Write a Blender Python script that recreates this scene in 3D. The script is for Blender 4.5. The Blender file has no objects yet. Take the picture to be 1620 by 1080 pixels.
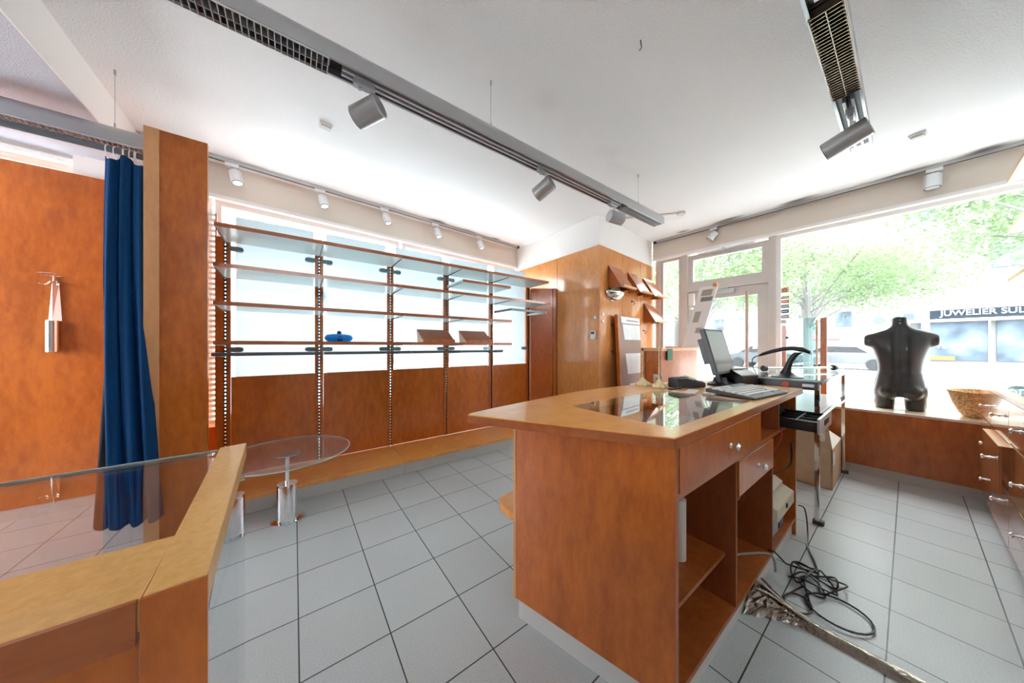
import bpy, bmesh, math, random
from mathutils import Vector, Matrix
random.seed(7)
R = math.radians
sc = bpy.context.scene
COL = sc.collection

# ------------------------------------------------------------ camera, sky, sun, exposure
# world frame: X runs along the shelving towards the shop window, Y towards the shelving wall
HEAD = R(53.47)
cam_d = bpy.data.cameras.new('camera')
cam = bpy.data.objects.new('camera', cam_d)
COL.objects.link(cam)
cam.location = (0, 0, 1.27)
cam.rotation_euler = (R(90), 0, HEAD - R(90))
cam_d.sensor_width = 36.0
cam_d.lens = 465.0 / 1620.0 * 36.0
cam_d.shift_y = 7.0 / 1620.0
cam_d.clip_start = 0.02
cam_d.clip_end = 400
sc.camera = cam

world = bpy.data.worlds.new('world')
sc.world = world
world.use_nodes = True
bg = world.node_tree.nodes['Background']
bg.inputs[0].default_value = (0.93, 0.97, 1.0, 1)
bg.inputs[1].default_value = 8.5

sun_d = bpy.data.lights.new('sun', 'SUN')
sun_d.energy = 3.0
sun_d.angle = R(4)
sun_d.color = (1.0, 0.96, 0.9)
sun = bpy.data.objects.new('sun', sun_d)
COL.objects.link(sun)
sun.location = (0, 0, 30)
sun.rotation_euler = (R(28), R(-12), 0)

sc.view_settings.view_transform = 'Standard'
sc.view_settings.look = 'None'
sc.view_settings.exposure = 1.2
sc.view_settings.gamma = 1
sc.view_settings.use_curve_mapping = False
cy = sc.cycles
cy.use_denoising = True
cy.max_bounces = 10
cy.diffuse_bounces = 6
cy.glossy_bounces = 4
cy.transmission_bounces = 8
cy.transparent_max_bounces = 24
cy.sample_clamp_indirect = 8
cy.caustics_reflective = False
cy.caustics_refractive = False

# ------------------------------------------------------------ measuring helpers
def ray(px, py):
    u = (px - 810) / 465.0
    return (math.sin(HEAD) * u + math.cos(HEAD), -math.cos(HEAD) * u + math.sin(HEAD), (547 - py) / 465.0)
def on_line(px, py, p, q):
    r = ray(px, py)
    nx, ny = -(q[1] - p[1]), q[0] - p[0]
    t = (nx * p[0] + ny * p[1]) / (nx * r[0] + ny * r[1])
    return Vector((t * r[0], t * r[1], 1.27 + t * r[2]))

# ------------------------------------------------------------ materials
def new_mat(name):
    m = bpy.data.materials.new(name)
    m.use_nodes = True
    nt = m.node_tree
    return m, nt, nt.nodes['Principled BSDF']

def plain(name, col, rough=0.5, metal=0.0, spec=0.5, coat=0.0, noise=0.0, nscale=20.0, bump=0.0, bscale=60.0):
    m, nt, b = new_mat(name)
    b.inputs['Base Color'].default_value = (*col, 1)
    b.inputs['Roughness'].default_value = rough
    b.inputs['Metallic'].default_value = metal
    b.inputs['Specular IOR Level'].default_value = spec
    b.inputs['Coat Weight'].default_value = coat
    if noise or bump:
        tc = nt.nodes.new('ShaderNodeTexCoord')
        if noise:
            n = nt.nodes.new('ShaderNodeTexNoise')
            n.inputs['Scale'].default_value = nscale
            n.inputs['Detail'].default_value = 4
            nt.links.new(tc.outputs['Object'], n.inputs['Vector'])
            r = nt.nodes.new('ShaderNodeValToRGB')
            r.color_ramp.elements[0].position = 0.3
            r.color_ramp.elements[1].position = 0.7
            r.color_ramp.elements[0].color = (*[c * (1 - noise) for c in col], 1)
            r.color_ramp.elements[1].color = (*[min(1, c * (1 + noise)) for c in col], 1)
            nt.links.new(n.outputs['Fac'], r.inputs['Fac'])
            nt.links.new(r.outputs['Color'], b.inputs['Base Color'])
        if bump:
            n2 = nt.nodes.new('ShaderNodeTexNoise')
            n2.inputs['Scale'].default_value = bscale
            n2.inputs['Detail'].default_value = 3
            nt.links.new(tc.outputs['Object'], n2.inputs['Vector'])
            bp = nt.nodes.new('ShaderNodeBump')
            bp.inputs['Strength'].default_value = bump
            bp.inputs['Distance'].default_value = 0.01
            nt.links.new(n2.outputs['Fac'], bp.inputs['Height'])
            nt.links.new(bp.outputs['Normal'], b.inputs['Normal'])
    return m

def wood(name, c1, c2, rough=0.28, coat=0.35, stretch=(1.0, 1.0, 0.35), fine=26.0):
    m, nt, b = new_mat(name)
    N = nt.nodes.new
    L = nt.links.new
    tc = N('ShaderNodeTexCoord')
    mp = N('ShaderNodeMapping')
    mp.inputs['Scale'].default_value = stretch
    L(tc.outputs['Object'], mp.inputs['Vector'])
    n1 = N('ShaderNodeTexNoise'); n1.inputs['Scale'].default_value = 2.2; n1.inputs['Detail'].default_value = 5; n1.inputs['Distortion'].default_value = 1.2
    n2 = N('ShaderNodeTexNoise'); n2.inputs['Scale'].default_value = fine; n2.inputs['Detail'].default_value = 6; n2.inputs['Roughness'].default_value = 0.7
    L(mp.outputs['Vector'], n1.inputs['Vector'])
    L(mp.outputs['Vector'], n2.inputs['Vector'])
    mx = N('ShaderNodeMath'); mx.operation = 'MULTIPLY_ADD'
    mx.inputs[1].default_value = 0.6
    L(n2.outputs['Fac'], mx.inputs[0])
    ms = N('ShaderNodeMath'); ms.operation = 'MULTIPLY'; ms.inputs[1].default_value = 0.5
    L(n1.outputs['Fac'], ms.inputs[0])
    L(ms.outputs[0], mx.inputs[2])
    rp = N('ShaderNodeValToRGB')
    rp.color_ramp.elements[0].position = 0.42
    rp.color_ramp.elements[1].position = 0.68
    rp.color_ramp.elements[0].color = (*c1, 1)
    rp.color_ramp.elements[1].color = (*c2, 1)
    L(mx.outputs[0], rp.inputs['Fac'])
    L(rp.outputs['Color'], b.inputs['Base Color'])
    b.inputs['Roughness'].default_value = rough
    b.inputs['Coat Weight'].default_value = coat
    b.inputs['Coat Roughness'].default_value = 0.08
    return m

def pane(name, tint=(0.97, 0.99, 0.99), refl=0.12, edge=0.5, rough=0.0):
    """thin clear glass: see-through with a mirror-like share that grows at grazing angles"""
    m = bpy.data.materials.new(name); m.use_nodes = True
    nt = m.node_tree; nt.nodes.clear()
    N = nt.nodes.new; L = nt.links.new
    out = N('ShaderNodeOutputMaterial')
    tr = N('ShaderNodeBsdfTransparent'); tr.inputs[0].default_value = (*tint, 1)
    gl = N('ShaderNodeBsdfGlossy'); gl.inputs['Roughness'].default_value = rough; gl.inputs[0].default_value = (1, 1, 1, 1)
    lw = N('ShaderNodeLayerWeight'); lw.inputs['Blend'].default_value = 0.5
    pw = N('ShaderNodeMath'); pw.operation = 'POWER'; pw.inputs[1].default_value = 4.0
    L(lw.outputs['Facing'], pw.inputs[0])
    mr = N('ShaderNodeMapRange'); mr.inputs['To Min'].default_value = refl; mr.inputs['To Max'].default_value = edge
    L(pw.outputs[0], mr.inputs['Value'])
    mx = N('ShaderNodeMixShader')
    L(mr.outputs[0], mx.inputs[0]); L(tr.outputs[0], mx.inputs[1]); L(gl.outputs[0], mx.inputs[2])
    L(mx.outputs[0], out.inputs[0])
    return m

def frosted(name, col=(0.63, 0.69, 0.71), thru=0.72):
    m = bpy.data.materials.new(name); m.use_nodes = True
    nt = m.node_tree; nt.nodes.clear()
    N = nt.nodes.new; L = nt.links.new
    out = N('ShaderNodeOutputMaterial')
    tl = N('ShaderNodeBsdfTranslucent'); tl.inputs[0].default_value = (*col, 1)
    df = N('ShaderNodeBsdfDiffuse'); df.inputs[0].default_value = (*col, 1)
    gl = N('ShaderNodeBsdfGlossy'); gl.inputs['Roughness'].default_value = 0.18
    m1 = N('ShaderNodeMixShader'); m1.inputs[0].default_value = thru
    L(df.outputs[0], m1.inputs[1]); L(tl.outputs[0], m1.inputs[2])
    lw = N('ShaderNodeLayerWeight'); lw.inputs['Blend'].default_value = 0.5
    pw = N('ShaderNodeMath'); pw.operation = 'POWER'; pw.inputs[1].default_value = 4.0
    L(lw.outputs['Facing'], pw.inputs[0])
    mr = N('ShaderNodeMapRange'); mr.inputs['To Min'].default_value = 0.05; mr.inputs['To Max'].default_value = 0.6
    L(pw.outputs[0], mr.inputs['Value'])
    m2 = N('ShaderNodeMixShader')
    L(mr.outputs[0], m2.inputs[0]); L(m1.outputs[0], m2.inputs[1]); L(gl.outputs[0], m2.inputs[2])
    L(m2.outputs[0], out.inputs[0])
    return m

def tile_mat():
    m, nt, b = new_mat('floor_tiles')
    N = nt.nodes.new; L = nt.links.new
    tc = N('ShaderNodeTexCoord')
    sx = N('ShaderNodeSeparateXYZ'); L(tc.outputs['Object'], sx.inputs[0])
    def grid(axis, off):
        a = N('ShaderNodeMath'); a.operation = 'SUBTRACT'; a.inputs[1].default_value = off
        L(sx.outputs[axis], a.inputs[0])
        d = N('ShaderNodeMath'); d.operation = 'DIVIDE'; d.inputs[1].default_value = 0.3275
        L(a.outputs[0], d.inputs[0])
        f = N('ShaderNodeMath'); f.operation = 'FRACT'; L(d.outputs[0], f.inputs[0])
        s = N('ShaderNodeMath'); s.operation = 'SUBTRACT'; s.inputs[1].default_value = 0.5; L(f.outputs[0], s.inputs[0])
        ab = N('ShaderNodeMath'); ab.operation = 'ABSOLUTE'; L(s.outputs[0], ab.inputs[0])
        g = N('ShaderNodeMath'); g.operation = 'GREATER_THAN'; g.inputs[1].default_value = 0.5 - 0.0026 / 0.3275
        L(ab.outputs[0], g.inputs[0])
        fl = N('ShaderNodeMath'); fl.operation = 'FLOOR'; L(d.outputs[0], fl.inputs[0])
        return g, fl
    gx, fx = grid('X', 0.343); gy, fy = grid('Y', 0.055)
    gm = N('ShaderNodeMath'); gm.operation = 'MAXIMUM'; L(gx.outputs[0], gm.inputs[0]); L(gy.outputs[0], gm.inputs[1])
    cb = N('ShaderNodeCombineXYZ'); L(fx.outputs[0], cb.inputs[0]); L(fy.outputs[0], cb.inputs[1])
    wn = N('ShaderNodeTexWhiteNoise'); wn.noise_dimensions = '3D'; L(cb.outputs[0], wn.inputs['Vector'])
    n1 = N('ShaderNodeTexNoise'); n1.inputs['Scale'].default_value = 260; n1.inputs['Detail'].default_value = 3
    n2 = N('ShaderNodeTexNoise'); n2.inputs['Scale'].default_value = 1.7; n2.inputs['Detail'].default_value = 4
    L(tc.outputs['Object'], n1.inputs['Vector']); L(tc.outputs['Object'], n2.inputs['Vector'])
    rp = N('ShaderNodeValToRGB')
    rp.color_ramp.elements[0].position = 0.38; rp.color_ramp.elements[0].color = (0.44, 0.48, 0.49, 1)
    rp.color_ramp.elements[1].position = 0.62; rp.color_ramp.elements[1].color = (0.60, 0.65, 0.66, 1)
    L(n1.outputs['Fac'], rp.inputs['Fac'])
    mr = N('ShaderNodeMapRange'); mr.inputs['To Min'].default_value = 0.86; mr.inputs['To Max'].default_value = 1.08
    L(n2.outputs['Fac'], mr.inputs['Value'])
    mr2 = N('ShaderNodeMapRange'); mr2.inputs['To Min'].default_value = 0.96; mr2.inputs['To Max'].default_value = 1.04
    L(wn.outputs['Value'], mr2.inputs['Value'])
    mm = N('ShaderNodeMath'); mm.operation = 'MULTIPLY'; L(mr.outputs[0], mm.inputs[0]); L(mr2.outputs[0], mm.inputs[1])
    vm = N('ShaderNodeVectorMath'); vm.operation = 'SCALE'; L(rp.outputs['Color'], vm.inputs[0]); L(mm.outputs[0], vm.inputs['Scale'])
    mx = N('ShaderNodeMix'); mx.data_type = 'RGBA'
    L(gm.outputs[0], mx.inputs['Factor']); L(vm.outputs[0], mx.inputs['A']); mx.inputs['B'].default_value = (0.035, 0.035, 0.04, 1)
    L(mx.outputs['Result'], b.inputs['Base Color'])
    b.inputs['Roughness'].default_value = 0.38
    bp = N('ShaderNodeBump'); bp.inputs['Strength'].default_value = 0.5; bp.inputs['Distance'].default_value = 0.002; bp.invert = True
    L(gm.outputs[0], bp.inputs['Height']); L(bp.outputs['Normal'], b.inputs['Normal'])
    return m

def weave_mat():
    m, nt, b = new_mat('wicker')
    N = nt.nodes.new; L = nt.links.new
    tc = N('ShaderNodeTexCoord')
    v = N('ShaderNodeTexVoronoi'); v.inputs['Scale'].default_value = 70
    L(tc.outputs['Object'], v.inputs['Vector'])
    rp = N('ShaderNodeValToRGB')
    rp.color_ramp.elements[0].color = (0.85, 0.55, 0.26, 1); rp.color_ramp.elements[1].color = (0.40, 0.21, 0.08, 1)
    rp.color_ramp.elements[1].position = 0.7
    L(v.outputs['Distance'], rp.inputs['Fac']); L(rp.outputs['Color'], b.inputs['Base Color'])
    bp = N('ShaderNodeBump'); bp.inputs['Strength'].default_value = 0.8; bp.inputs['Distance'].default_value = 0.006; bp.invert = True
    L(v.outputs['Distance'], bp.inputs['Height']); L(bp.outputs['Normal'], b.inputs['Normal'])
    b.inputs['Roughness'].default_value = 0.8
    return m

W_PANEL = wood('wood_panel', (0.38, 0.088, 0.011), (0.60, 0.165, 0.022))
W_TOP = wood('wood_top_lit', (0.74, 0.29, 0.055), (0.90, 0.43, 0.11), stretch=(0.5, 1.0, 1.0))  # wood lightened on the tops, reflected light put into the colour
W_RAIL = wood('wood_pale_rail', (0.70, 0.36, 0.09), (0.88, 0.52, 0.17), rough=0.35, coat=0.2, fine=60)
W_EDGE = wood('wood_edge', (0.34, 0.085, 0.022), (0.46, 0.14, 0.042), stretch=(0.3, 1, 1))
W_LIGHT = wood('wood_light_edge', (0.62, 0.30, 0.12), (0.72, 0.38, 0.17), rough=0.35)
W_COL = wood('wood_cladding', (0.52, 0.20, 0.055), (0.72, 0.32, 0.10), rough=0.22, coat=0.5)
W_DARK = wood('wood_inside_shaded', (0.20, 0.048, 0.012), (0.33, 0.088, 0.022), rough=0.45, coat=0.05)  # counter wood darkened to carry the shade inside; cupboard body shares it
W_IN = wood('wood_shelf_shaded', (0.30, 0.070, 0.012), (0.46, 0.125, 0.024), rough=0.4, coat=0.1)  # same counter wood, shade of the open compartments mixed into the colour
CEIL = plain('ceiling_roughcast', (0.92, 0.93, 0.94), 0.9, bump=0.4, bscale=130)
def on_z(px, py, Z):
    r = ray(px, py); t = (Z - 1.27) / r[2]
    return (t * r[0], t * r[1], Z)
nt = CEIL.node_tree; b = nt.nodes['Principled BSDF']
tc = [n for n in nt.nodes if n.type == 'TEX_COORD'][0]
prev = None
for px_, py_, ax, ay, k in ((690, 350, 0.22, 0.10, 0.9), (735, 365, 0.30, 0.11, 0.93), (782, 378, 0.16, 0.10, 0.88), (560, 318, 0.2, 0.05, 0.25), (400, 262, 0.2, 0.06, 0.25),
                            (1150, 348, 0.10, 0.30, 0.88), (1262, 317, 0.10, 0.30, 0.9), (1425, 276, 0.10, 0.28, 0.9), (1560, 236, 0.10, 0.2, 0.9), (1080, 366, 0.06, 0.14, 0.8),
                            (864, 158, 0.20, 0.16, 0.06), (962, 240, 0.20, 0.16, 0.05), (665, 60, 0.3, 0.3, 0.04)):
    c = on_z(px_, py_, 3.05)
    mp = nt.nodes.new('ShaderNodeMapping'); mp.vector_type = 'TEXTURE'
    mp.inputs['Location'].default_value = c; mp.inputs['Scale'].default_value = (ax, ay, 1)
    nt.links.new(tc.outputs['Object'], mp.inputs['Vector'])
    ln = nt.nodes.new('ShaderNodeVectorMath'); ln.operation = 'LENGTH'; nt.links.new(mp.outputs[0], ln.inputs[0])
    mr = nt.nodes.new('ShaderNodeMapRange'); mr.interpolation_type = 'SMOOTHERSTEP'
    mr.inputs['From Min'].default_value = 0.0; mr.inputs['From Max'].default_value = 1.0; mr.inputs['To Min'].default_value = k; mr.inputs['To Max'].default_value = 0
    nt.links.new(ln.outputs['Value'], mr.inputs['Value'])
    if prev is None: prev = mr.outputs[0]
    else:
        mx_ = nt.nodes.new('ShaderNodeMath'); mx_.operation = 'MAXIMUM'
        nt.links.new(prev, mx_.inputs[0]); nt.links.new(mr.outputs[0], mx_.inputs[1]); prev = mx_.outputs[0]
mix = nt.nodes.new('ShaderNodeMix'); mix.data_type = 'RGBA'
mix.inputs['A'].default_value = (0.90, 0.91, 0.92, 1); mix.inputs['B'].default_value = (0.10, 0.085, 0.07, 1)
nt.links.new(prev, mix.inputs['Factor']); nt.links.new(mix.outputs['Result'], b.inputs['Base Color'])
CEIL2 = plain('ceiling_low_roughcast_shaded', (0.56, 0.58, 0.65), 0.9, bump=0.4, bscale=130)  # the roughcast greyed, shade of the low ceiling put into its colour
WALL = plain('wall_paint', (0.84, 0.82, 0.80), 0.85, bump=0.1, bscale=90)
WALLC = plain('wall_cream', (0.78, 0.70, 0.62), 0.85)
WHITE = plain('white_lacquer', (0.82, 0.83, 0.83), 0.4)
LAMI = plain('white_laminate', (0.74, 0.82, 0.82), 0.25)
FRAME = plain('window_frame', (0.62, 0.58, 0.55), 0.4, noise=0.03, nscale=8)
FRAME_W = plain('window_frame_white', (0.85, 0.83, 0.81), 0.35)
PLINTH = plain('plinth_aluminium', (0.66, 0.66, 0.64), 0.35, metal=0.2)
ALU = plain('aluminium', (0.50, 0.51, 0.52), 0.35, metal=0.85)
ALU_W = plain('aluminium_pale', (0.72, 0.74, 0.76), 0.4, metal=0.5)
CHROME = plain('chrome', (0.85, 0.86, 0.88), 0.08, metal=1.0)
BRASS = plain('brass', (0.85, 0.70, 0.42), 0.22, metal=1.0, bump=0.9, bscale=150)
BLACK = plain('black_plastic', (0.018, 0.019, 0.022), 0.35)
BLACKM = plain('black_metal', (0.06, 0.065, 0.072), 0.4, metal=0.3)
GREYT = plain('grey_tube', (0.13, 0.15, 0.17), 0.4, metal=0.4)
DARKH = plain('slot_dark', (0.03, 0.03, 0.03), 0.7, spec=0.1)
TEAL = plain('clip_metal', (0.22, 0.30, 0.33), 0.35, metal=0.5)
BLUE = plain('curtain_blue', (0.001, 0.046, 0.150), 0.8, spec=0.2, noise=0.12, nscale=90, bump=0.15, bscale=400)
LINING = plain('curtain_lining', (0.010, 0.014, 0.022), 0.85)
PLASTIC = pane('clear_plastic', (0.95, 0.96, 0.96), 0.10, 0.7)
GLASS = pane('window_glass', (0.97, 0.985, 0.985), 0.02, 0.5)
GLASS_T = pane('table_glass', (0.88, 0.93, 0.93), 0.05, 0.8)
GLASS_C = pane('case_glass', (0.88, 0.91, 0.92), 0.04, 0.75)
GLASS_I = pane('inset_glass', (0.90, 0.93, 0.94), 0.05, 0.85)
GLASS_G = pane('teal_glass', (0.72, 0.86, 0.86), 0.05, 0.5)
GEDGE = plain('glass_edge', (0.45, 0.58, 0.56), 0.15)
FROST = frosted('frosted_glass')
BEIGE = plain('beige_plastic', (0.66, 0.60, 0.46), 0.5)
CARD = plain('cardboard', (0.55, 0.40, 0.26), 0.85, noise=0.06, nscale=12)
PAPER = plain('paper', (0.85, 0.86, 0.86), 0.6)
FELT = plain('grey_felt', (0.34, 0.40, 0.42), 0.95, noise=0.35, nscale=60)
KEYS = plain('keycap_pale', (0.72, 0.72, 0.70), 0.5)
KEYB = plain('keyboard_grey', (0.06, 0.06, 0.065), 0.5)
SCREEN = plain('screen_matt', (0.42, 0.44, 0.40), 0.22)
RED = plain('red', (0.55, 0.05, 0.04), 0.5)
GREENC = plain('green_card', (0.02, 0.14, 0.06), 0.5)
MANN = plain('mannequin_black', (0.022, 0.022, 0.024), 0.36, coat=0.15)
BOWLB = plain('blue_satin', (0.0, 0.26, 0.85), 0.3)
TAPE = plain('silver_tape', (0.30, 0.26, 0.22), 0.24, metal=0.9, noise=0.2, nscale=14, bump=0.4, bscale=60)
TILE = tile_mat()
WICKER = weave_mat()

# ------------------------------------------------------------ geometry builder
class MB:
    def __init__(self):
        self.bm = bmesh.new()
    def face(self, pts):
        vs = [self.bm.verts.new(p) for p in pts]
        return self.bm.faces.new(vs)
    def prism(self, poly, z0, z1):
        n = len(poly)
        lo = [self.bm.verts.new((p[0], p[1], z0)) for p in poly]
        hi = [self.bm.verts.new((p[0], p[1], z1)) for p in poly]
        self.bm.faces.new(lo[::-1]); self.bm.faces.new(hi)
        for i in range(n):
            j = (i + 1) % n
            self.bm.faces.new((lo[i], lo[j], hi[j], hi[i]))
        return self
    def box(self, x0, x1, y0, y1, z0, z1):
        return self.prism([(x0, y0), (x1, y0), (x1, y1), (x0, y1)], z0, z1)
    def hexa(self, lo, hi):
        """eight corners: four below, four above"""
        a = [self.bm.verts.new(p) for p in lo]; b = [self.bm.verts.new(p) for p in hi]
        self.bm.faces.new(a[::-1]); self.bm.faces.new(b)
        for i in range(4):
            j = (i + 1) % 4
            self.bm.faces.new((a[i], a[j], b[j], b[i]))
        return self
    def obox(self, mat, x0, x1, y0, y1, z0, z1):
        v = [mat @ Vector(p) for p in ((x0, y0, z0), (x1, y0, z0), (x1, y1, z0), (x0, y1, z0), (x0, y0, z1), (x1, y0, z1), (x1, y1, z1), (x0, y1, z1))]
        return self.hexa(v[:4], v[4:])
    def bar(self, p, q, w, h, up=(0, 0, 1)):
        p = Vector(p); q = Vector(q); d = (q - p).normalized()
        s = d.cross(Vector(up)).normalized(); u = s.cross(d)
        def ring(c): return [c - s * w / 2 - u * h / 2, c + s * w / 2 - u * h / 2, c + s * w / 2 + u * h / 2, c - s * w / 2 + u * h / 2]
        return self.loft([ring(p), ring(q)])
    def loft(self, rings, close=True, cap=True):
        rs = [[self.bm.verts.new(p) for p in r] for r in rings]
        n = len(rs[0])
        for a, b in zip(rs, rs[1:]):
            for i in range(n if close else n - 1):
                j = (i + 1) % n
                self.bm.faces.new((a[i], a[j], b[j], b[i]))
        if cap and close:
            self.bm.faces.new(rs[0][::-1]); self.bm.faces.new(rs[-1])
        return self
    def cone(self, p, q, r0, r1, n=20):
        p = Vector(p); q = Vector(q); d = (q - p).normalized()
        a = Vector((0, 0, 1)) if abs(d.z) < 0.9 else Vector((1, 0, 0))
        s = d.cross(a).normalized(); u = d.cross(s)
        return self.loft([[c + s * r * math.cos(2 * math.pi * i / n) + u * r * math.sin(2 * math.pi * i / n) for i in range(n)] for c, r in ((p, r0), (q, r1))])
    def cyl(self, p, q, r, n=20):
        return self.cone(p, q, r, r, n)
    def lathe(self, prof, c=(0, 0, 0), n=28, sx=1.0, sy=1.0, cap=True):
        return self.loft([[(c[0] + sx * r * math.cos(2 * math.pi * i / n), c[1] + sy * r * math.sin(2 * math.pi * i / n), c[2] + z) for i in range(n)] for r, z in prof], cap=cap)
    def tube(self, pts, r, n=8):
        pts = [Vector(p) for p in pts]
        if 3 <= len(pts) < 14:
            P_ = [pts[0]] + pts + [pts[-1]]; q = []
            for i in range(1, len(P_) - 2):
                a, b, c, d = P_[i - 1:i + 3]
                for k in range(5):
                    t = k / 5
                    q.append(0.5 * ((2 * b) + (c - a) * t + (2 * a - 5 * b + 4 * c - d) * t * t + (3 * b - a - 3 * c + d) * t ** 3))
            pts = q + [pts[-1]]
        rings = []; s = None
        for i, p in enumerate(pts):
            d = (pts[min(i + 1, len(pts) - 1)] - pts[max(i - 1, 0)])
            d = d.normalized() if d.length > 1e-9 else Vector((0, 0, 1))
            if s is None:
                a = Vector((0, 0, 1)) if abs(d.z) < 0.9 else Vector((1, 0, 0))
                s = d.cross(a).normalized()
            else:
                s = (s - d * s.dot(d)).normalized()
            u = d.cross(s)
            rings.append([p + s * r * math.cos(2 * math.pi * k / n) + u * r * math.sin(2 * math.pi * k / n) for k in range(n)])
        return self.loft(rings)
    def torus(self, c, R_, r, axis=(0, 0, 1), n=24, m=8, sx=1.0):
        ax = Vector(axis).normalized()
        a = Vector((0, 0, 1)) if abs(ax.z) < 0.9 else Vector((1, 0, 0))
        s = ax.cross(a).normalized(); u = ax.cross(s); c = Vector(c)
        rs = []
        for i in range(n):
            t = 2 * math.pi * i / n
            e = s * math.cos(t) * sx + u * math.sin(t)
            rs.append([self.bm.verts.new(c + e * (R_ + r * math.cos(2 * math.pi * k / m)) + ax * r * math.sin(2 * math.pi * k / m)) for k in range(m)])
        for i in range(n):
            A_, B_ = rs[i], rs[(i + 1) % n]
            for k in range(m):
                l = (k + 1) % m
                self.bm.faces.new((A_[k], A_[l], B_[l], B_[k]))
        return self

def finish(me, smooth):
    if smooth:
        for p in me.polygons: p.use_smooth = True
        try:
            me.set_sharp_from_angle(angle=R(35))
        except Exception:
            pass

def root_of(o):
    while o.parent: o = o.parent
    return o

def obj(name, mb, mat, parent=None, world=False, smooth=True, bevel=0.0, loc=None):
    """links the builder's shape as ONE mesh. world=True: the points were given in room coordinates."""
    bm = mb.bm
    bmesh.ops.recalc_face_normals(bm, faces=bm.faces)
    if world and parent is not None:
        bm.transform(root_of(parent).matrix_basis.inverted())
    if parent is None:
        if loc is None:
            xs = [v.co.x for v in bm.verts]; ys = [v.co.y for v in bm.verts]; zs = [v.co.z for v in bm.verts]
            loc = ((min(xs) + max(xs)) / 2, (min(ys) + max(ys)) / 2, min(zs))
            bm.transform(Matrix.Translation(-Vector(loc)))
    me = bpy.data.meshes.new(name)
    bm.to_mesh(me); bm.free()
    finish(me, smooth)
    o = bpy.data.objects.new(name, me)
    COL.objects.link(o)
    if mat: me.materials.append(mat)
    if parent is not None: o.parent = parent
    elif loc is not None: o.location = loc
    if bevel:
        bv = o.modifiers.new('bevel', 'BEVEL'); bv.width = bevel; bv.segments = 2; bv.limit_method = 'ANGLE'; bv.angle_limit = R(40)
        bv.harden_normals = False
    return o

def thing(name, label, cat, loc=(0, 0, 0), rz=0.0, group=None):
    o = bpy.data.objects.new(name, None)
    COL.objects.link(o)
    o.empty_display_size = 0.05
    o.location = loc; o.rotation_euler = (0, 0, rz)
    o['label'] = label; o['category'] = cat
    if group: o['group'] = group
    o.matrix_basis = Matrix.Translation(Vector(loc)) @ Matrix.Rotation(rz, 4, 'Z')
    return o

def tag(o, label, cat, group=None, kind=None):
    o['label'] = label; o['category'] = cat
    if group: o['group'] = group
    if kind: o['kind'] = kind
    return o

def struct(name, mb, mat, parent=None, smooth=False, world=True):
    o = obj(name, mb, mat, parent, world=world if parent else False, smooth=smooth)
    if parent is None: o['kind'] = 'structure'
    return o

def s_empty(name, loc=(0, 0, 0)):
    o = bpy.data.objects.new(name, None); COL.objects.link(o); o.location = loc
    o.empty_display_size = 0.05
    o.matrix_basis = Matrix.Translation(Vector(loc)); o['kind'] = 'structure'
    return o

def copy_tree(o, parent=None):
    c = o.copy(); COL.objects.link(c); c.parent = parent
    for ch in list(o.children): copy_tree(ch, c)
    return c

def seg_box(mb, p, q, z0, z1, t0, t1):
    """upright slab over the plan line p-q, from offset t0 to t1 to the left of p->q"""
    p = Vector(p); q = Vector(q); d = (q - p).normalized(); n = Vector((-d.y, d.x))
    return mb.prism([tuple(p + n * t0), tuple(q + n * t0), tuple(q + n * t1), tuple(p + n * t1)], z0, z1)

def text_part(name, body, mat, parent, loc, rot, size, extrude=0.004, sx=1.0, bold=0.0):
    cu = bpy.data.curves.new(name, 'FONT'); cu.body = body; cu.size = size; cu.extrude = extrude; cu.offset = bold
    cu.align_x = 'LEFT'; cu.align_y = 'BOTTOM'
    tmp = bpy.data.objects.new(name + '_tmp', cu); COL.objects.link(tmp)
    bpy.context.view_layer.update()
    me = bpy.data.meshes.new_from_object(tmp)
    bpy.data.objects.remove(tmp)
    me.materials.clear(); me.materials.append(mat)
    o = bpy.data.objects.new(name, me); COL.objects.link(o)
    o.parent = parent; o.location = loc; o.rotation_euler = rot; o.scale = (sx, 1, 1)
    return o

# ------------------------------------------------------------ the room
H = 3.05
WRp = lambda y: (5.145 - 0.0588 * y, y)              # shop-window wall, plan line
WLp = lambda x: (x, 4.0 + 0.0803 * (x + 0.62))       # window wall behind the shelving

struct('floor', MB().prism([(-3.4, -3.2), (5.30, -3.2), (5.30, 4.6), (-3.4, 4.6)], -0.06, 0.0), TILE)
fl = bpy.data.objects['floor']
for v in fl.data.vertices: v.co.x += fl.location.x; v.co.y += fl.location.y; v.co.z += fl.location.z
fl.location = (0, 0, 0)
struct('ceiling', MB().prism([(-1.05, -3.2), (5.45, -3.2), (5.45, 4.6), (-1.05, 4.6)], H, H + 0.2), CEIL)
for nm in ('ceiling',):
    o = bpy.data.objects[nm]
    for v in o.data.vertices: v.co += o.location
    o.location = (0, 0, 0)
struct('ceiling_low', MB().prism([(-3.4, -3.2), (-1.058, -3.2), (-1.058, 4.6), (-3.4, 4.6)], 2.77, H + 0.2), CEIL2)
struct('trim_1', MB().box(-1.058, -1.05, -3.2, 4.6, 2.77, H + 0.19), WALL)

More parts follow.
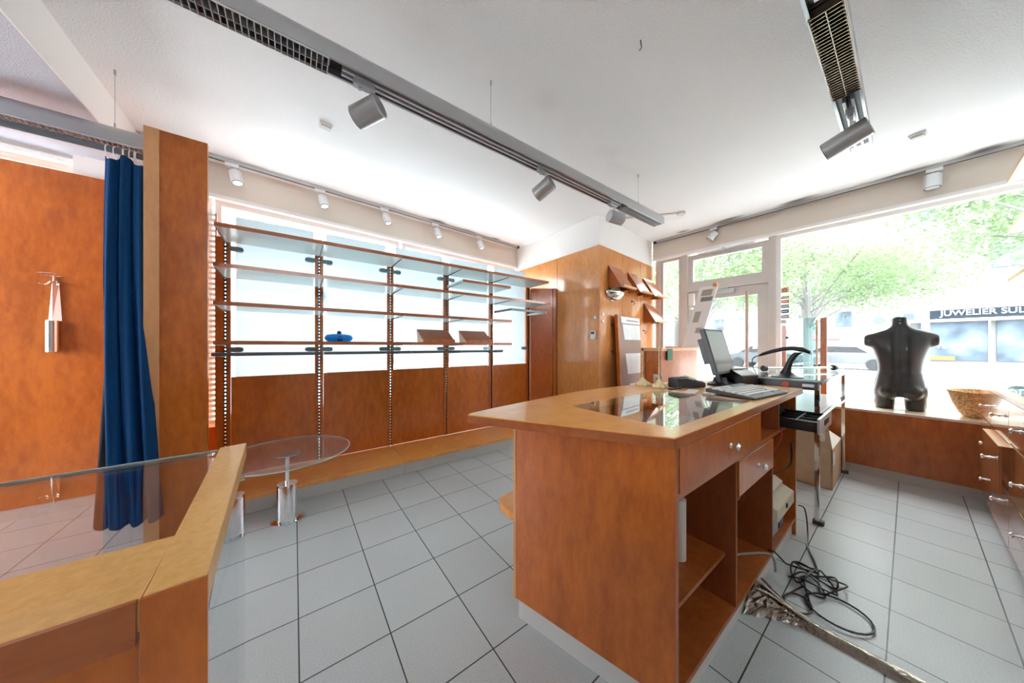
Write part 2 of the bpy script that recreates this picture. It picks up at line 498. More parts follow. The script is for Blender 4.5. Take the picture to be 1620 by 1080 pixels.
# shop-window wall: header, low wall below the glass, side pier
a, b_ = WRp(-1.1), WRp(2.64)
mb = MB(); seg_box(mb, a, b_, 2.76, H, 0.0, -0.25); seg_box(mb, a, WRp(1.03), 0, 0.60, 0.0, -0.25)
struct('wall_right', mb, WALLC)
mb = MB(); seg_box(mb, WRp(-1.1), WRp(2.64), 2.725, 2.76, 0.03, -0.20)
struct('trim_2', mb, FRAME_W)
struct('wall_side', MB().box(2.0, 5.20, -1.14, -1.02, 0, H), WALL)
struct('wall_rear', MB().box(-3.4, -3.3, -3.2, 1.0, 0, 2.77).box(-3.4, -3.3, 3.6, 3.9, 0, 2.77).box(-3.4, -3.3, 1.0, 3.6, 0, 1.15).box(-3.4, -3.3, 1.0, 3.6, 2.25, 2.77).box(-3.4, -3.3, 1.0, 2.0, 1.15, 2.25), WALL)  # window opening is added out of view, sized for fill light on the cabin side
struct('wall_near', MB().box(-3.3, 2.0, -2.7, -2.6, 0, 2.77), WALL)
struct('wall_corner_near', MB().box(1.9, 2.0, -2.6, -1.02, 0, H), WALL)

# window wall behind the shelving
mb = MB()
seg_box(mb, WLp(-3.3), WLp(3.36), 2.735, H, 0.0, 0.25)
seg_box(mb, WLp(-3.3), WLp(3.36), 0.0, 0.54, 0.0, 0.25)
struct('wall_left', mb, WALLC)
mb = MB(); seg_box(mb, WLp(-3.3), WLp(3.30), 2.70, 2.735, -0.03, 0.2)
struct('trim_3', mb, FRAME_W)
struct('wall_pier', MB().prism([(-1.39, 3.885), WLp(-1.39)[0:2], WLp(-0.72)[0:2], (-0.72, 3.885)], 2.62, H - 0.001), WALL)

# windows on that wall
def window_on(name, line, a, b, z0, z1, side, fw=0.045, depth=0.07, mat=FRAME_W):
    p, q = line(a), line(b)
    root = s_empty(name, ((p[0] + q[0]) / 2, (p[1] + q[1]) / 2, z0))
    P_, Q_ = Vector(p), Vector(q)
    d = (Q_ - P_).normalized()
    m = MB()
    t0, t1 = 0.05 * side, (0.05 + depth) * side
    seg_box(m, P_, Q_, z0, z0 + fw, t0, t1); seg_box(m, P_, Q_, z1 - fw, z1, t0, t1)
    seg_box(m, P_, P_ + d * fw, z0 + fw, z1 - fw, t0, t1); seg_box(m, Q_ - d * fw, Q_, z0 + fw, z1 - fw, t0, t1)
    obj('window_frame', m, mat, root, world=True, smooth=False)
    g = MB(); tm = (t0 + t1) / 2
    seg_box(g, P_ + d * fw, Q_ - d * fw, z0 + fw, z1 - fw, tm, tm + 0.008 * side)
    obj('window_pane', g, GLASS, root, world=True, smooth=False)
    return root
window_on('window_1', WLp, -3.3, -0.64, 0.54, 2.70, 1)
window_on('window_2', WLp, -0.62, 1.17, 0.54, 2.70, 1)
window_on('window_3', WLp, 1.21, 3.28, 0.54, 2.70, 1)

# big shop window, side light, transom and entrance door
mb = MB(); seg_box(mb, WRp(-1.02), WRp(1.04), 0.60, 0.645, 0.0, -0.2); struct('trim_4', mb, WHITE)
window_on('window_4', WRp, -1.02, 1.04, 0.645, 2.725, -1)
for k, (u0, u1) in enumerate(((1.04, 1.115), (2.105, 2.195), (2.53, 2.60))):
    mb = MB(); seg_box(mb, WRp(u0), WRp(u1), 0, 2.725, -0.02, -0.16)
    struct('trim_%d' % (5 + k), mb, FRAME)
window_on('window_5', WRp, 2.195, 2.53, 0.30, 2.725, -1, mat=FRAME)
mb = MB(); seg_box(mb, WRp(2.195), WRp(2.53), 0, 0.30, -0.03, -0.12); struct('trim_8', mb, FRAME)
window_on('window_6', WRp, 1.115, 2.105, 2.205, 2.70, -1, fw=0.075, mat=FRAME)
mb = MB(); seg_box(mb, WRp(1.115), WRp(2.105), 2.125, 2.205, -0.02, -0.16); struct('trim_9', mb, FRAME)
dr = s_empty('door_1', (*WRp(1.61), 0.0))
mb = MB()
seg_box(mb, WRp(1.125), WRp(1.235), 0.01, 2.12, -0.05, -0.11); seg_box(mb, WRp(1.985), WRp(2.095), 0.01, 2.12, -0.05, -0.11)
seg_box(mb, WRp(1.235), WRp(1.985), 0.01, 0.16, -0.05, -0.11); seg_box(mb, WRp(1.235), WRp(1.985), 1.985, 2.12, -0.05, -0.11)
obj('door_leaf', mb, FRAME, dr, world=True, smooth=False)
mb = MB(); seg_box(mb, WRp(1.235), WRp(1.985), 0.16, 1.985, -0.075, -0.083)
obj('door_pane', mb, GLASS, dr, world=True, smooth=False)
mb = MB(); hx, hy = WRp(1.335)
mb.cyl((hx - 0.035, hy, 0.30), (hx - 0.035, hy, 2.03), 0.019)
for z in (0.42, 1.98): mb.cyl((hx - 0.035, hy, z), (hx + 0.05, hy - 0.015, z), 0.009)
obj('door_handle', mb, plain('handle_wood', (0.50, 0.38, 0.30), 0.4), dr, world=True)
mb = MB(); hx, hy = WRp(1.62)
mb.box(hx + 0.015, hx + 0.05, hy - 0.13, hy + 0.13, 2.04, 2.10)
mb.bar((hx + 0.0, hy - 0.06, 2.115), (hx - 0.02, hy + 0.25, 2.11), 0.012, 0.012)
obj('door_closer', mb, ALU, dr, world=True, smooth=False)
mb = MB(); hx, hy = WRp(1.62)
mb.cyl((hx + 0.0, 1.25, 2.69), (hx - 0.01, 1.95, 2.69), 0.008); mb.box(hx - 0.01, hx + 0.03, 1.60, 1.63, 2.66, 2.71)
tag(obj('window_opener', mb, ALU), 'thin metal opener rod with bracket along the top of the transom window', 'window opener')
bx_, by_ = WRp(2.04)
mb = MB(); mb.box(bx_ - 0.005, bx_ + 0.04, by_ - 0.04, by_ + 0.04, 1.90, 2.09)
mb.cyl((bx_ - 0.02, by_, 1.86), (bx_ + 0.03, by_, 1.86), 0.022)
obj('door_lock', mb, FRAME_W, dr, world=True)

# clad column in the corner
c0 = (3.286, 2.467); c1 = (4.995, 2.629)
struct('wall_corner', MB().prism([(3.30, 2.485), (4.985, 2.65), (4.985, 4.42), (3.30, 4.42)], 0, H - 0.002), WALL)
cl = thing('wood_cladding', 'orange veneer panels covering the square corner column by the entrance', 'wall panelling', (3.29, 2.47, 0))
def clad(mbx, x0, x1):
    m_ = (c1[1] - c0[1]) / (c1[0] - c0[0])
    y0 = c0[1] + m_ * (x0 - c0[0]); y1 = c0[1] + m_ * (x1 - c0[0])
    return mbx.prism([(x0, y0), (x1, y1), (x1, y1 + 0.014), (x0, y0 + 0.014)], 0.0, 2.63)
for x0, x1 in ((3.286, 3.905), (3.911, 4.50), (4.506, 4.985)):
    obj('front_panel', clad(MB(), x0, x1), W_COL, cl, world=True, smooth=False)
obj('side_panel', MB().box(3.286, 3.2995, 2.482, 3.255, 0, 2.63), W_COL, cl, world=True, smooth=False)
obj('side_panel', MB().box(3.286, 3.2995, 3.261, 4.28, 0, 2.63), W_COL, cl, world=True, smooth=False)

# ceiling marks and boxes
def ceiling_box(x, y, label, rz, sx=0.09, sy=0.06):
    t = thing('ceiling_sensor', label, 'ceiling sensor', (x, y, H), rz)
    obj('base', MB().box(-sx / 2, sx / 2, -sy / 2, sy / 2, -0.018, -0.0005), WHITE, t, bevel=0.004)
    obj('cover', MB().box(-sx / 2.4, sx / 2.4, -sy / 2.4, sy / 2.4, -0.032, -0.018), FRAME, t, bevel=0.006)
ceiling_box(0.202, 2.793, 'small white ceiling sensor left of the long suspended light beside the shelving', 0.1)
ceiling_box(4.212, -0.045, 'small white ceiling sensor beyond the end of the right-hand light', 1.4)
t = thing('ceiling_junction', 'round grey junction box on the ceiling joined to a flat cable duct', 'junction box', (4.145, 1.811, H))
obj('box', MB().lathe([(0.05, -0.03), (0.055, -0.0005)], n=20), FRAME, t)
m = MB(); m.bar((4.10, 1.86, H - 0.008), (3.62, 2.42, H - 0.008), 0.03, 0.014); obj('cable_duct', m, FRAME, t, world=True, smooth=False)
m = MB(); m.tube([(1.62, 0.93, H), (1.615, 0.925, H - 0.02), (1.63, 0.93, H - 0.035), (1.62, 0.935, H - 0.055)], 0.003)
tag(obj('ceiling_hook', m, BLACKM), 'tiny dark wire hook in the ceiling above the counter', 'hook')

# ------------------------------------------------------------ suspended linear lights
def linear_light(x0, x1, y, zt, louvres, label, wires, track, lmat=None):
    """profile along X: domed aluminium body, open channel below with a track, louvre grilles"""
    t = thing('suspended_light', label, 'ceiling light', ((x0 + x1) / 2, y, zt - 0.11), group='long aluminium lights hanging from the ceiling')
    w = 0.055
    prof = []
    for i in range(9):
        a = math.pi * i / 8
        prof.append((-w * math.cos(a), zt - 0.055 + 0.055 * math.sin(a)))
    prof = [(-w, zt - 0.11)] + prof + [(w, zt - 0.11), (w - 0.012, zt - 0.11), (w - 0.012, zt - 0.075), (-w + 0.012, zt - 0.075), (-w + 0.012, zt - 0.11)]
    m = MB(); m.loft([[(x, y + p[0], p[1]) for p in prof] for x in (x0, x1)])
    obj('housing', m, ALU, t, world=True)
    for a, b in louvres:
        m = MB(); m.box(a, b, y - 0.041, y + 0.041, zt - 0.079, zt - 0.0755)
        obj('reflector', m, DARKH, t, world=True, smooth=False)
        m = MB(); n = max(2, int((b - a) / 0.022))
        for i in range(n + 1):
            x = a + (b - a) * i / n
            m.box(x - 0.0015, x + 0.0015, y - 0.050, y + 0.050, zt - 0.118, zt - 0.082)
        for yy in (-0.050, 0.0, 0.050): m.box(a, b, y + yy - 0.0015, y + yy + 0.0015, zt - 0.118, zt - 0.084)
        obj('louvre', m, lmat or ALU_W, t, world=True, smooth=False)
    for a, b in track:
        m = MB(); m.box(a + 0.05, b - 0.05, y - 0.022, y - 0.010, zt - 0.112, zt - 0.081); m.box(a + 0.05, b - 0.05, y + 0.010, y + 0.022, zt - 0.112, zt - 0.081)
        obj('track', m, ALU_W, t, world=True, smooth=False)
        m = MB(); m.box(a, b, y - 0.042, y + 0.042, zt - 0.080, zt - 0.0755)
        obj('track_slot', m, BLACK, t, world=True, smooth=False)
    for x in wires:
        m = MB(); m.cyl((x, y, zt), (x, y, H), 0.0015, 6); m.cyl((x, y, H - 0.03), (x, y, H - 0.001), 0.006, 8); m.cyl((x, y, zt - 0.001), (x, y, zt + 0.03), 0.005, 8)
        obj('wire', m, ALU, t, world=True)
    return t
linear_light(-1.0, 3.30, 1.67, 2.735, [(-1.0, 0.13), (2.59, 3.27)], 'long aluminium light hanging across the middle of the room, wood shelving behind it', [1.061, 2.868], [(0.14, 2.58)])
linear_light(0.6, 3.16, 0.20, 2.735, [(1.72, 2.39)], 'shorter aluminium light seen from below at upper right, coppery grille in it', [0.9, 2.8], [(0.62, 1.70), (2.41, 3.14)], plain('bronze_louvre', (0.42, 0.34, 0.26), 0.3, metal=0.9))
linear_light(-3.2, -0.78, 3.05, 2.675, [(-3.2, -0.80)], 'aluminium light hanging above the blue curtain and its rail', [-0.93], [])

def spot(x, y, z, d, label, head_r=0.055, head_l=0.15, mat=ALU, stem=0.05, along='x', group='spotlights on the suspended lights'):
    """track spotlight; x, y, z = top of its adapter, d = direction it points to"""
    t = thing('track_spotlight', label, 'spotlight', (x, y, z), group=group)
    m = MB()
    if along == 'x': m.box(-0.06, 0.04, -0.017, 0.017, -0.035, 0)
    else: m.box(-0.017, 0.017, -0.06, 0.04, -0.035, 0)
    m.cyl((-0.03 if along == 'x' else 0, 0 if along == 'x' else -0.03, -0.045), (-0.03 if along == 'x' else 0, 0 if along == 'x' else -0.03, -0.035), 0.012)
    obj('adapter', m, ALU_W if mat is not ALU else ALU, t, bevel=0.003)
    d = Vector(d).normalized()
    zc = -0.035 - stem
    m = MB(); m.cyl((0.02 if along == 'x' else 0, 0, -0.03), (0.02 if along == 'x' else 0, 0, zc), 0.007, 10)
    obj('stem', m, ALU_W, t)
    c = Vector((0.02 if along == 'x' else 0, 0, zc - head_r * 0.8))
    a = c - d * head_l * 0.40; b = c + d * head_l * 0.60
    m = MB(); m.cone(a, a + d * 0.004, head_r * 0.9, head_r, 28); m.cyl(a + d * 0.004, b, head_r, 28)
    obj('head', m, mat, t)
    m = MB(); m.torus(b, head_r * 0.88, 0.004, d, 28, 6)
    obj('ring', m, BLACKM, t)
    m = MB(); m.cyl(b - d * 0.0, b + d * 0.002, head_r * 0.8, 24)
    obj('lens', m, ALU_W, t)
    return t
spot(0.30, 1.67, 2.6245, (-0.685, 0.756, -0.30), 'grey track spotlight nearest the grille end, pointing towards the shelving')
spot(1.54, 1.67, 2.6245, (-0.39, 1.157, -0.55), 'grey track spotlight halfway along the middle light, tilted down')
spot(2.43, 1.67, 2.6245, (0.98, -0.35, -0.14), 'grey track spotlight near the far end of the middle light, pointing right')
spot(2.60, 0.20, 2.6245, (0.21, 1.96, -0.6), 'grey track spotlight under the tip of the light at upper right', head_l=0.19)

def rail(p, q, label, z1=3.03):
    t = thing('ceiling_track', label, 'lighting track', (p[0], p[1], H))
    m = MB(); seg_box(m, p, q, H - 0.034, H - 0.001, -0.018, 0.018); obj('track', m, ALU, t, world=True, smooth=False)
    m = MB(); seg_box(m, p, q, H - 0.0352, H - 0.030, -0.007, 0.007); obj('slot', m, BLACK, t, world=True, smooth=False)
    d = (Vector(q) - Vector(p)).normalized()
    m = MB(); seg_box(m, q, Vector(q) + d * 0.05, H - 0.036, H - 0.001, -0.019, 0.019); obj('end_cap', m, BLACK, t, world=True, smooth=False)
rail((-1.03, 3.817), (3.18, 4.154), 'pale lighting track on the ceiling along the windows behind the shelving')
rail((5.10, -1.0), (4.955, 2.55), 'grey lighting track on the ceiling above the shop window and door')
wl = lambda x: 3.85 + 0.0803 * (x + 0.62)
names = ['first', 'second', 'third', 'fourth', 'fifth']
for k, x in enumerate((-0.47, 0.24, 0.93, 1.63, 2.38)):
    spot(x, wl(x), H - 0.034, (0.18 + 0.02 * k, -0.25, -0.95), 'small pale spotlight above the shelving, %s from the left on its track' % names[k], 0.047, 0.12, ALU_W, 0.04, group='pale spotlights along the window track')
spot(5.065, -0.14, H - 0.034, (-0.05, 0.02, -1.0), 'pale spotlight above the big shop window, pointing straight down', 0.055, 0.13, ALU_W, 0.03, 'y', group='spotlights above the shop window')
spot(4.99, 1.73, H - 0.034, (-0.25, 0.55, -0.80), 'pale tilted spotlight above the entrance door', 0.05, 0.12, ALU_W, 0.03, 'y', group='spotlights above the shop window')

# ------------------------------------------------------------ fitting corner on the left
t = thing('wood_wall_panel', 'tall orange veneer panel behind the blue curtain with a chrome hook on it', 'wall panelling', (-2.2, 3.87, 0))
obj('panel', MB().box(-3.29, -0.75, 3.86, 3.88, 0.09, 2.61), W_PANEL, t, world=True, smooth=False)
obj('skirting', MB().box(-3.29, -0.75, 3.865, 3.885, 0.0, 0.09), PLINTH, t, world=True, smooth=False)
t = thing('partition', 'narrow tall wooden partition with pale front edge beside the blue curtain', 'partition', (-0.6, 2.8, 0))
obj('front_board', MB().box(-0.672, -0.462, 2.765, 2.80, 0, 2.61), W_PANEL, t, world=True, smooth=False)
obj('edge_strip', MB().box(-0.735, -0.672, 2.76, 2.80, 0, 2.61), W_LIGHT, t, world=True, smooth=False)
obj('side_board', MB().box(-0.735, -0.71, 2.80, 3.855, 0, 2.61), W_PANEL, t, world=True, smooth=False)
t = thing('curtain_rail', 'dark grey round curtain pole in front of the hanging aluminium light', 'curtain pole', (-2.0, 2.85, 2.46))
m = MB(); m.cyl((-3.25, 2.88, 2.46), (-0.735, 2.88, 2.46), 0.018); obj('pole', m, GREYT, t, world=True)
m = MB(); m.cyl((-0.752, 2.88, 2.46), (-0.7355, 2.88, 2.46), 0.034); obj('flange', m, BLACKM, t, world=True)
# curtain: pleated cloth, bunched at the top, flaring downwards
t = thing('curtain', 'blue curtain gathered against the wooden partition', 'curtain', (-0.85, 2.87, 0.2))
def cloth(xt0, xt1, xb0, xb1, folds, yt, yb, amp0, amp1, ph, zt, zb, wob=0.0):
    nu, nv = 140, 60
    m = MB(); g = []
    for j in range(nv + 1):
        v = j / nv
        s = v ** 1.7
        x0 = xt0 + (xb0 - xt0) * s; x1 = xt1 + (xb1 - xt1) * s
        row = []
        for i in range(nu + 1):
            u = i / nu
            amp = amp0 + (amp1 - amp0) * v
            f = folds * u * 2 * math.pi + ph + 0.5 * math.sin(3.1 * u + 2 * v)
            y = yt + (yb - yt) * v + amp * math.sin(f) + 0.3 * amp * math.sin(2.3 * f + 4 * v)
            x = x0 + (x1 - x0) * u + 0.35 * amp * math.cos(f)
            z = zt + (zb - zt) * v + (wob * math.sin(f) * v if j == nv else 0) - (0.02 * math.sin(u * math.pi * 3) if j == 0 else 0)
            row.append(m.bm.verts.new((x, y, z)))
        g.append(row)
    for j in range(nv):
        for i in range(nu):
            m.bm.faces.new((g[j][i], g[j][i + 1], g[j + 1][i + 1], g[j + 1][i]))
    return m
o = obj('cloth', cloth(-0.915, -0.752, -0.852, -0.650, 3.1, 2.86, 2.70, 0.012, 0.030, 0.6, 2.41, 0.235, 0.012), BLUE, t, world=True)
o.modifiers.new('thick', 'SOLIDIFY').thickness = 0.003
o = obj('lining', cloth(-0.905, -0.76, -0.955, -0.78, 2.3, 2.925, 2.86, 0.014, 0.03, 1.2, 2.40, 0.20, 0.02), LINING, t, world=True)
o.modifiers.new('thick', 'SOLIDIFY').thickness = 0.003
for k, x in enumerate((-0.900, -0.875, -0.845, -0.832, -0.815, -0.80, -0.785)):
    m = MB(); m.torus((x, 2.88, 2.447), 0.034, 0.0025, (1, 0.15 * (k % 3 - 1), 0), 20, 6)
    obj('ring', m, PAPER, t, world=True)
# chrome coat hook with ring
t = thing('coat_hook', 'chrome wall hook with a wire ring on top on the orange panel', 'coat hook', (-1.459, 3.85, 1.226))
m = MB()
m.loft([[(-1.459 + sx * w, 3.855 + yy, z) for sx, yy in ((-1, 0.004), (0, -0.030), (1, 0.004))] for z, w in ((1.46, 0.030), (1.76, 0.017))])
obj('stem', m, CHROME, t, world=True, smooth=False)
m = MB(); m.cyl((-1.459, 3.826, 1.226), (-1.459, 3.826, 1.46), 0.030, 24); obj('sleeve', m, CHROME, t, world=True)
m = MB(); m.torus((-1.455, 3.795, 1.80), 0.058, 0.0022, (0, 0.05, 1), 32, 6); m.cyl((-1.459, 3.845, 1.75), (-1.459, 3.85, 1.80), 0.006); obj('ring', m, CHROME, t, world=True)
for s in (-1, 1):
    m = MB(); m.tube([(-1.459 + s * 0.012, 3.84, 1.76), (-1.459 + s * 0.024, 3.82, 1.735), (-1.459 + s * 0.03, 3.80, 1.725), (-1.459 + s * 0.045, 3.79, 1.733)], 0.0035)
    obj('hook', m, CHROME, t, world=True)

# ------------------------------------------------------------ shelving wall
BAY = 0.6742
UX = [-0.475 + BAY * k for k in range(6)]
ord5 = ['first', 'second', 'third', 'fourth', 'fifth']
unit = thing('shelving_unit', 'long wall unit with slotted uprights, frosted glass above and orange panels below', 'shelving unit', (1.2, 3.5, 0))
def upright_parts(first):
    wl_, wr_ = (0.062, 0.034) if first else (0.036, 0.034)
    m = MB(); m.box(-wl_, -0.0095, 0.0, 0.03, 0.145, 2.20); m.box(0.0095, wr_, 0.0, 0.03, 0.145, 2.20)
    up = obj('upright', m, W_EDGE if False else W_PANEL, unit, smooth=False)
    m = MB(); m.box(-0.0094, -0.006, -0.004, 0.016, 0.146, 2.19); m.box(0.006, 0.0094, -0.004, 0.016, 0.146, 2.19)
    z = 0.16
    while z < 2.18:
        m.box(-0.006, 0.006, -0.004, 0.0, z, z + 0.017); z += 0.032
    rl = obj('slotted_rail', m, DARKH, up, smooth=False)
    return up
for k, x in enumerate(UX):
    up = upright_parts(k == 0)
    up.location = Vector((x, 3.485, 0)) - unit.location
for k in range(5):
    x0, x1 = UX[k] + 0.036, UX[k + 1] - 0.036
    obj('lower_panel', MB().box(x0, x1, 3.492, 3.51, 0.145, 1.0), W_PANEL, unit, world=True, smooth=False)
    f = obj('frosted_panel', MB().box(x0 + 0.028, x1 - 0.012, 3.512, 3.520, 1.0, 2.40), FROST, unit, world=True, smooth=False)
    cl_ = [(x0 + 0.03, 1.237), (x1 - 0.03, 1.237), (x0 + 0.03, 2.112), (x1 - 0.03, 2.112)]
    if k == 4: cl_ = [(x1 - 0.03, 1.237), (x1 - 0.03, 1.95)]
    for cx, cz in cl_:
        m = MB(); m.loft([[(cx + (0.030 if abs(math.cos(q)) > 0.3 else 0.02) * math.copysign(1, math.cos(q)) + 0.02 * math.cos(q), yy, cz + 0.022 * math.sin(q)) for q in [2 * math.pi * (i + 0.5) / 16 for i in range(16)]] for yy in (3.484, 3.512)])
        obj('glass_clip', m, TEAL, f, world=True)
# shelf boards
def shelf(k0, z, yf, row, bay, x1=None, bracket=True):
    x0 = UX[k0] + 0.001; xe = UX[k0 + 1] - 0.001 if x1 is None else x1
    t = thing('shelf_board', '%s shelf board with pale underside, %s bay from the left' % (row, bay), 'shelf', (x0, 3.46, z), group='shelf boards on the wall unit')
    obj('board', MB().box(0, xe - x0, yf - 3.46 + 0.012, 0.0, -0.026, 0), LAMI, t, smooth=False)
    obj('wood_edge', MB().box(0, xe - x0, yf - 3.46, yf - 3.46 + 0.012, -0.028, 0.001), W_EDGE, t, smooth=False)
    m = MB()
    m.prism([(0.0, 0.0), (0.004, 0.0), (0.004, 0.001), (0, 0.001)], 0, 0.001)
    m.bm.clear()
    m.hexa([(0.001, yf - 3.46 + 0.04, -0.030), (0.006, yf - 3.46 + 0.04, -0.030), (0.006, 0.02, -0.038), (0.001, 0.02, -0.038)],
           [(0.001, yf - 3.46 + 0.04, -0.026), (0.006, yf - 3.46 + 0.04, -0.026), (0.006, 0.02, -0.026), (0.001, 0.02, -0.026)])
    obj('bracket', m, BLACKM, t, smooth=False)
for k in range(5): shelf(k, 2.182, 3.03, 'topmost', ord5[k])
shelf(3, 2.030, 3.02, 'short extra', 'fourth')
for k in range(5): shelf(k, 1.878, 3.00, 'second row', ord5[k])
for k in range(4): shelf(k, 1.598, 3.00, 'third row', ord5[k])
for k in range(4): shelf(k, 1.308, 3.00, 'lowest row', ord5[k])
# long clothes rail
t = thing('clothes_rail', 'long dark clothes rail under the lowest shelf boards', 'clothes rail', (0.8, 3.12, 1.205))
for a, b in ((-0.50, 0.20), (0.215, 0.98), (0.995, 1.56), (1.575, 2.16)):
    m = MB(); m.cyl((a, 3.12, 1.205), (b, 3.12, 1.205), 0.014, 14); obj('tube', m, GREYT, t, world=True)
for x in (0.207, 0.987, 1.567):
    m = MB(); m.torus((x, 3.12, 1.205), 0.012, 0.006, (1, 0, 0), 16, 6); obj('joint', m, CHROME, t, world=True)
for x in (UX[0], UX[1], UX[2], UX[3], UX[4] - 0.07):
    m = MB(); m.bar((x, 3.12, 1.205), (x, 3.48, 1.19), 0.006, 0.03); obj('bracket', m, BLACKM, t, world=True, smooth=False)
t = thing('hanging_bar', 'dark U-shaped hanging bar below the second shelf row, right end', 'hanging bar', (2.5, 3.1, 1.75))
m = MB(); m.bar((2.27, 3.07, 1.745), (2.86, 3.07, 1.745), 0.012, 0.03); obj('front_bar', m, GREYT, t, world=True, smooth=False)
for x in (2.262, 2.868):
    m = MB(); m.bar((x, 3.06, 1.745), (x, 3.475, 1.745), 0.008, 0.028); obj('arm', m, GREYT if x < 2.5 else ALU_W, t, world=True, smooth=False)
# slatted blind strip and end board at the left of the unit
t = thing('slatted_panel', 'narrow strip of white slats between partition and shelving', 'blind', (-0.63, 3.6, 0))
m = MB(); z = 0.60
while z < 2.40:
    m.hexa([(-0.72, 3.585, z), (-0.55, 3.585, z), (-0.55, 3.60, z + 0.014), (-0.72, 3.60, z + 0.014)], [(-0.72, 3.585, z + 0.003), (-0.55, 3.585, z + 0.003), (-0.55, 3.60, z + 0.026), (-0.72, 3.60, z + 0.026)])
    z += 0.046
obj('slats', m, WHITE, t, world=True, smooth=False)
obj('lower_board', MB().box(-0.72, -0.55, 3.58, 3.60, 0.0, 0.57), W_PANEL, t, world=True, smooth=False)
m = MB(); m.box(-0.728, -0.72, 3.58, 3.61, 0.57, 2.42); m.box(-0.55, -0.541, 3.58, 3.61, 0.0, 2.42); obj('side_rail', m, W_LIGHT, t, world=True, smooth=False)

# low platforms in front of it
for (x0, x1, lab) in ((-0.50, 0.875, 'low orange wooden platform behind the round glass table'), (0.878, 2.88, 'low orange wooden platform nearest the cupboard, right of the seam')):
    t = thing('display_platform', lab, 'platform', (x0, 2.95, 0), group='low platforms along the shelving')
    obj('top_board', MB().box(x0, x1, 2.945, 3.484, 0.114, 0.144), W_TOP, t, world=True, smooth=False, bevel=0.002)
    obj('toe_kick', MB().box(x0, x1, 2.985, 3.475, 0.0, 0.114), PLINTH, t, world=True, smooth=False)

# tall cupboard between shelving and column
t = thing('tall_cupboard', 'tall dark orange cupboard in the corner between shelving and column', 'cupboard', (3.05, 3.45, 0))
pA, pB = Vector((2.945, 3.475)), Vector((3.268, 3.262))
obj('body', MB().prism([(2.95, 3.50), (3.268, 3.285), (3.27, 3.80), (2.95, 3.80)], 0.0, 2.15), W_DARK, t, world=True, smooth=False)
dv = (pB - pA)
q1 = pA + dv * 0.86
m = MB(); m.prism([tuple(pA), tuple(q1), tuple(q1 + Vector((0.01, 0.018))), tuple(pA + Vector((0.01, 0.018)))], 0.06, 2.16)
dd = obj('door', m, wood('wood_red', (0.44, 0.10, 0.02), (0.60, 0.16, 0.035), rough=0.25), t, world=True, smooth=False)
m = MB(); m.prism([tuple(pA + dv * 0.875), tuple(pB), tuple(pB + Vector((0.01, 0.018))), tuple(pA + dv * 0.875 + Vector((0.01, 0.018)))], 0.0, 2.165)
obj('side_strip', m, W_PANEL, t, world=True, smooth=False)
m = MB(); kx = pA + dv * 0.14; m.cyl((kx.x, kx.y, 1.045), (kx.x - 0.02, kx.y - 0.025, 1.045), 0.008); m.cyl((kx.x - 0.02, kx.y - 0.025, 1.045), (kx.x - 0.026, kx.y - 0.032, 1.045), 0.014)
obj('knob', m, CHROME, dd, world=True)

# things on the lowest shelf row
Z4 = 1.309
t = thing('blue_cap', 'bright blue satin cap with a knot on the lowest shelf row', 'cap', (0.33, 3.12, Z4))
m = MB(); m.lathe([(0.085, 0.0), (0.108, 0.016), (0.115, 0.036), (0.10, 0.060), (0.06, 0.070), (0.02, 0.072)], (0, 0, 0), 32, 1.0, 0.75)
obj('crown', m, BOWLB, t)
m = MB(); m.lathe([(0.004, 0.066), (0.017, 0.072), (0.019, 0.086), (0.008, 0.098)], (0, -0.02, 0), 14); obj('knot', m, plain('navy_satin', (0.01, 0.02, 0.12), 0.4), t)
m = MB(); m.loft([[(x, -0.083 - 0.0 * x, z) for x, z in ((-w, 0.003), (w, 0.003), (w * 0.6, 0.05), (-w * 0.6, 0.05))] for w in (0.022,) for _ in (0,)] + [[(x, -0.06, z) for x, z in ((-0.022, 0.003), (0.022, 0.003), (0.013, 0.052), (-0.013, 0.052))]])
obj('band', m, plain('navy_band', (0.01, 0.02, 0.12), 0.5), t, smooth=False)

def display_wedge(x, y, label):
    t = thing('display_stand', label, 'display stand', (x, y, Z4), 0.0, group='tilted wooden display stands on the lowest shelf row')
    w = 0.36
    m = MB(); m.hexa([(0, 0, 0.012), (w, 0, 0.012), (w - 0.0, 0.20, 0.135), (0, 0.20, 0.135)], [(0, -0.006, 0.022), (w, -0.006, 0.022), (w, 0.194, 0.147), (0, 0.194, 0.147)])
    obj('sloping_board', m, W_EDGE, t, smooth=False)
    m = MB(); m.box(0, w, -0.02, -0.006, 0.0, 0.034); obj('lip', m, W_PANEL, t, smooth=False)
    for sx in (0.0, w - 0.012):
        m = MB(); m.loft([[(sx + q, yy, zz) for yy, zz in ((0.03, 0.0005), (0.17, 0.0005), (0.198, 0.13), (0.01, 0.016))] for q in (0, 0.012)])
        obj('side_board', m, W_LIGHT, t, smooth=False)
    return t
display_wedge(1.09, 3.05, 'tilted wooden display stand on the left of the pair')
display_wedge(1.60, 3.05, 'tilted wooden display stand on the right of the pair, nearer the corner')

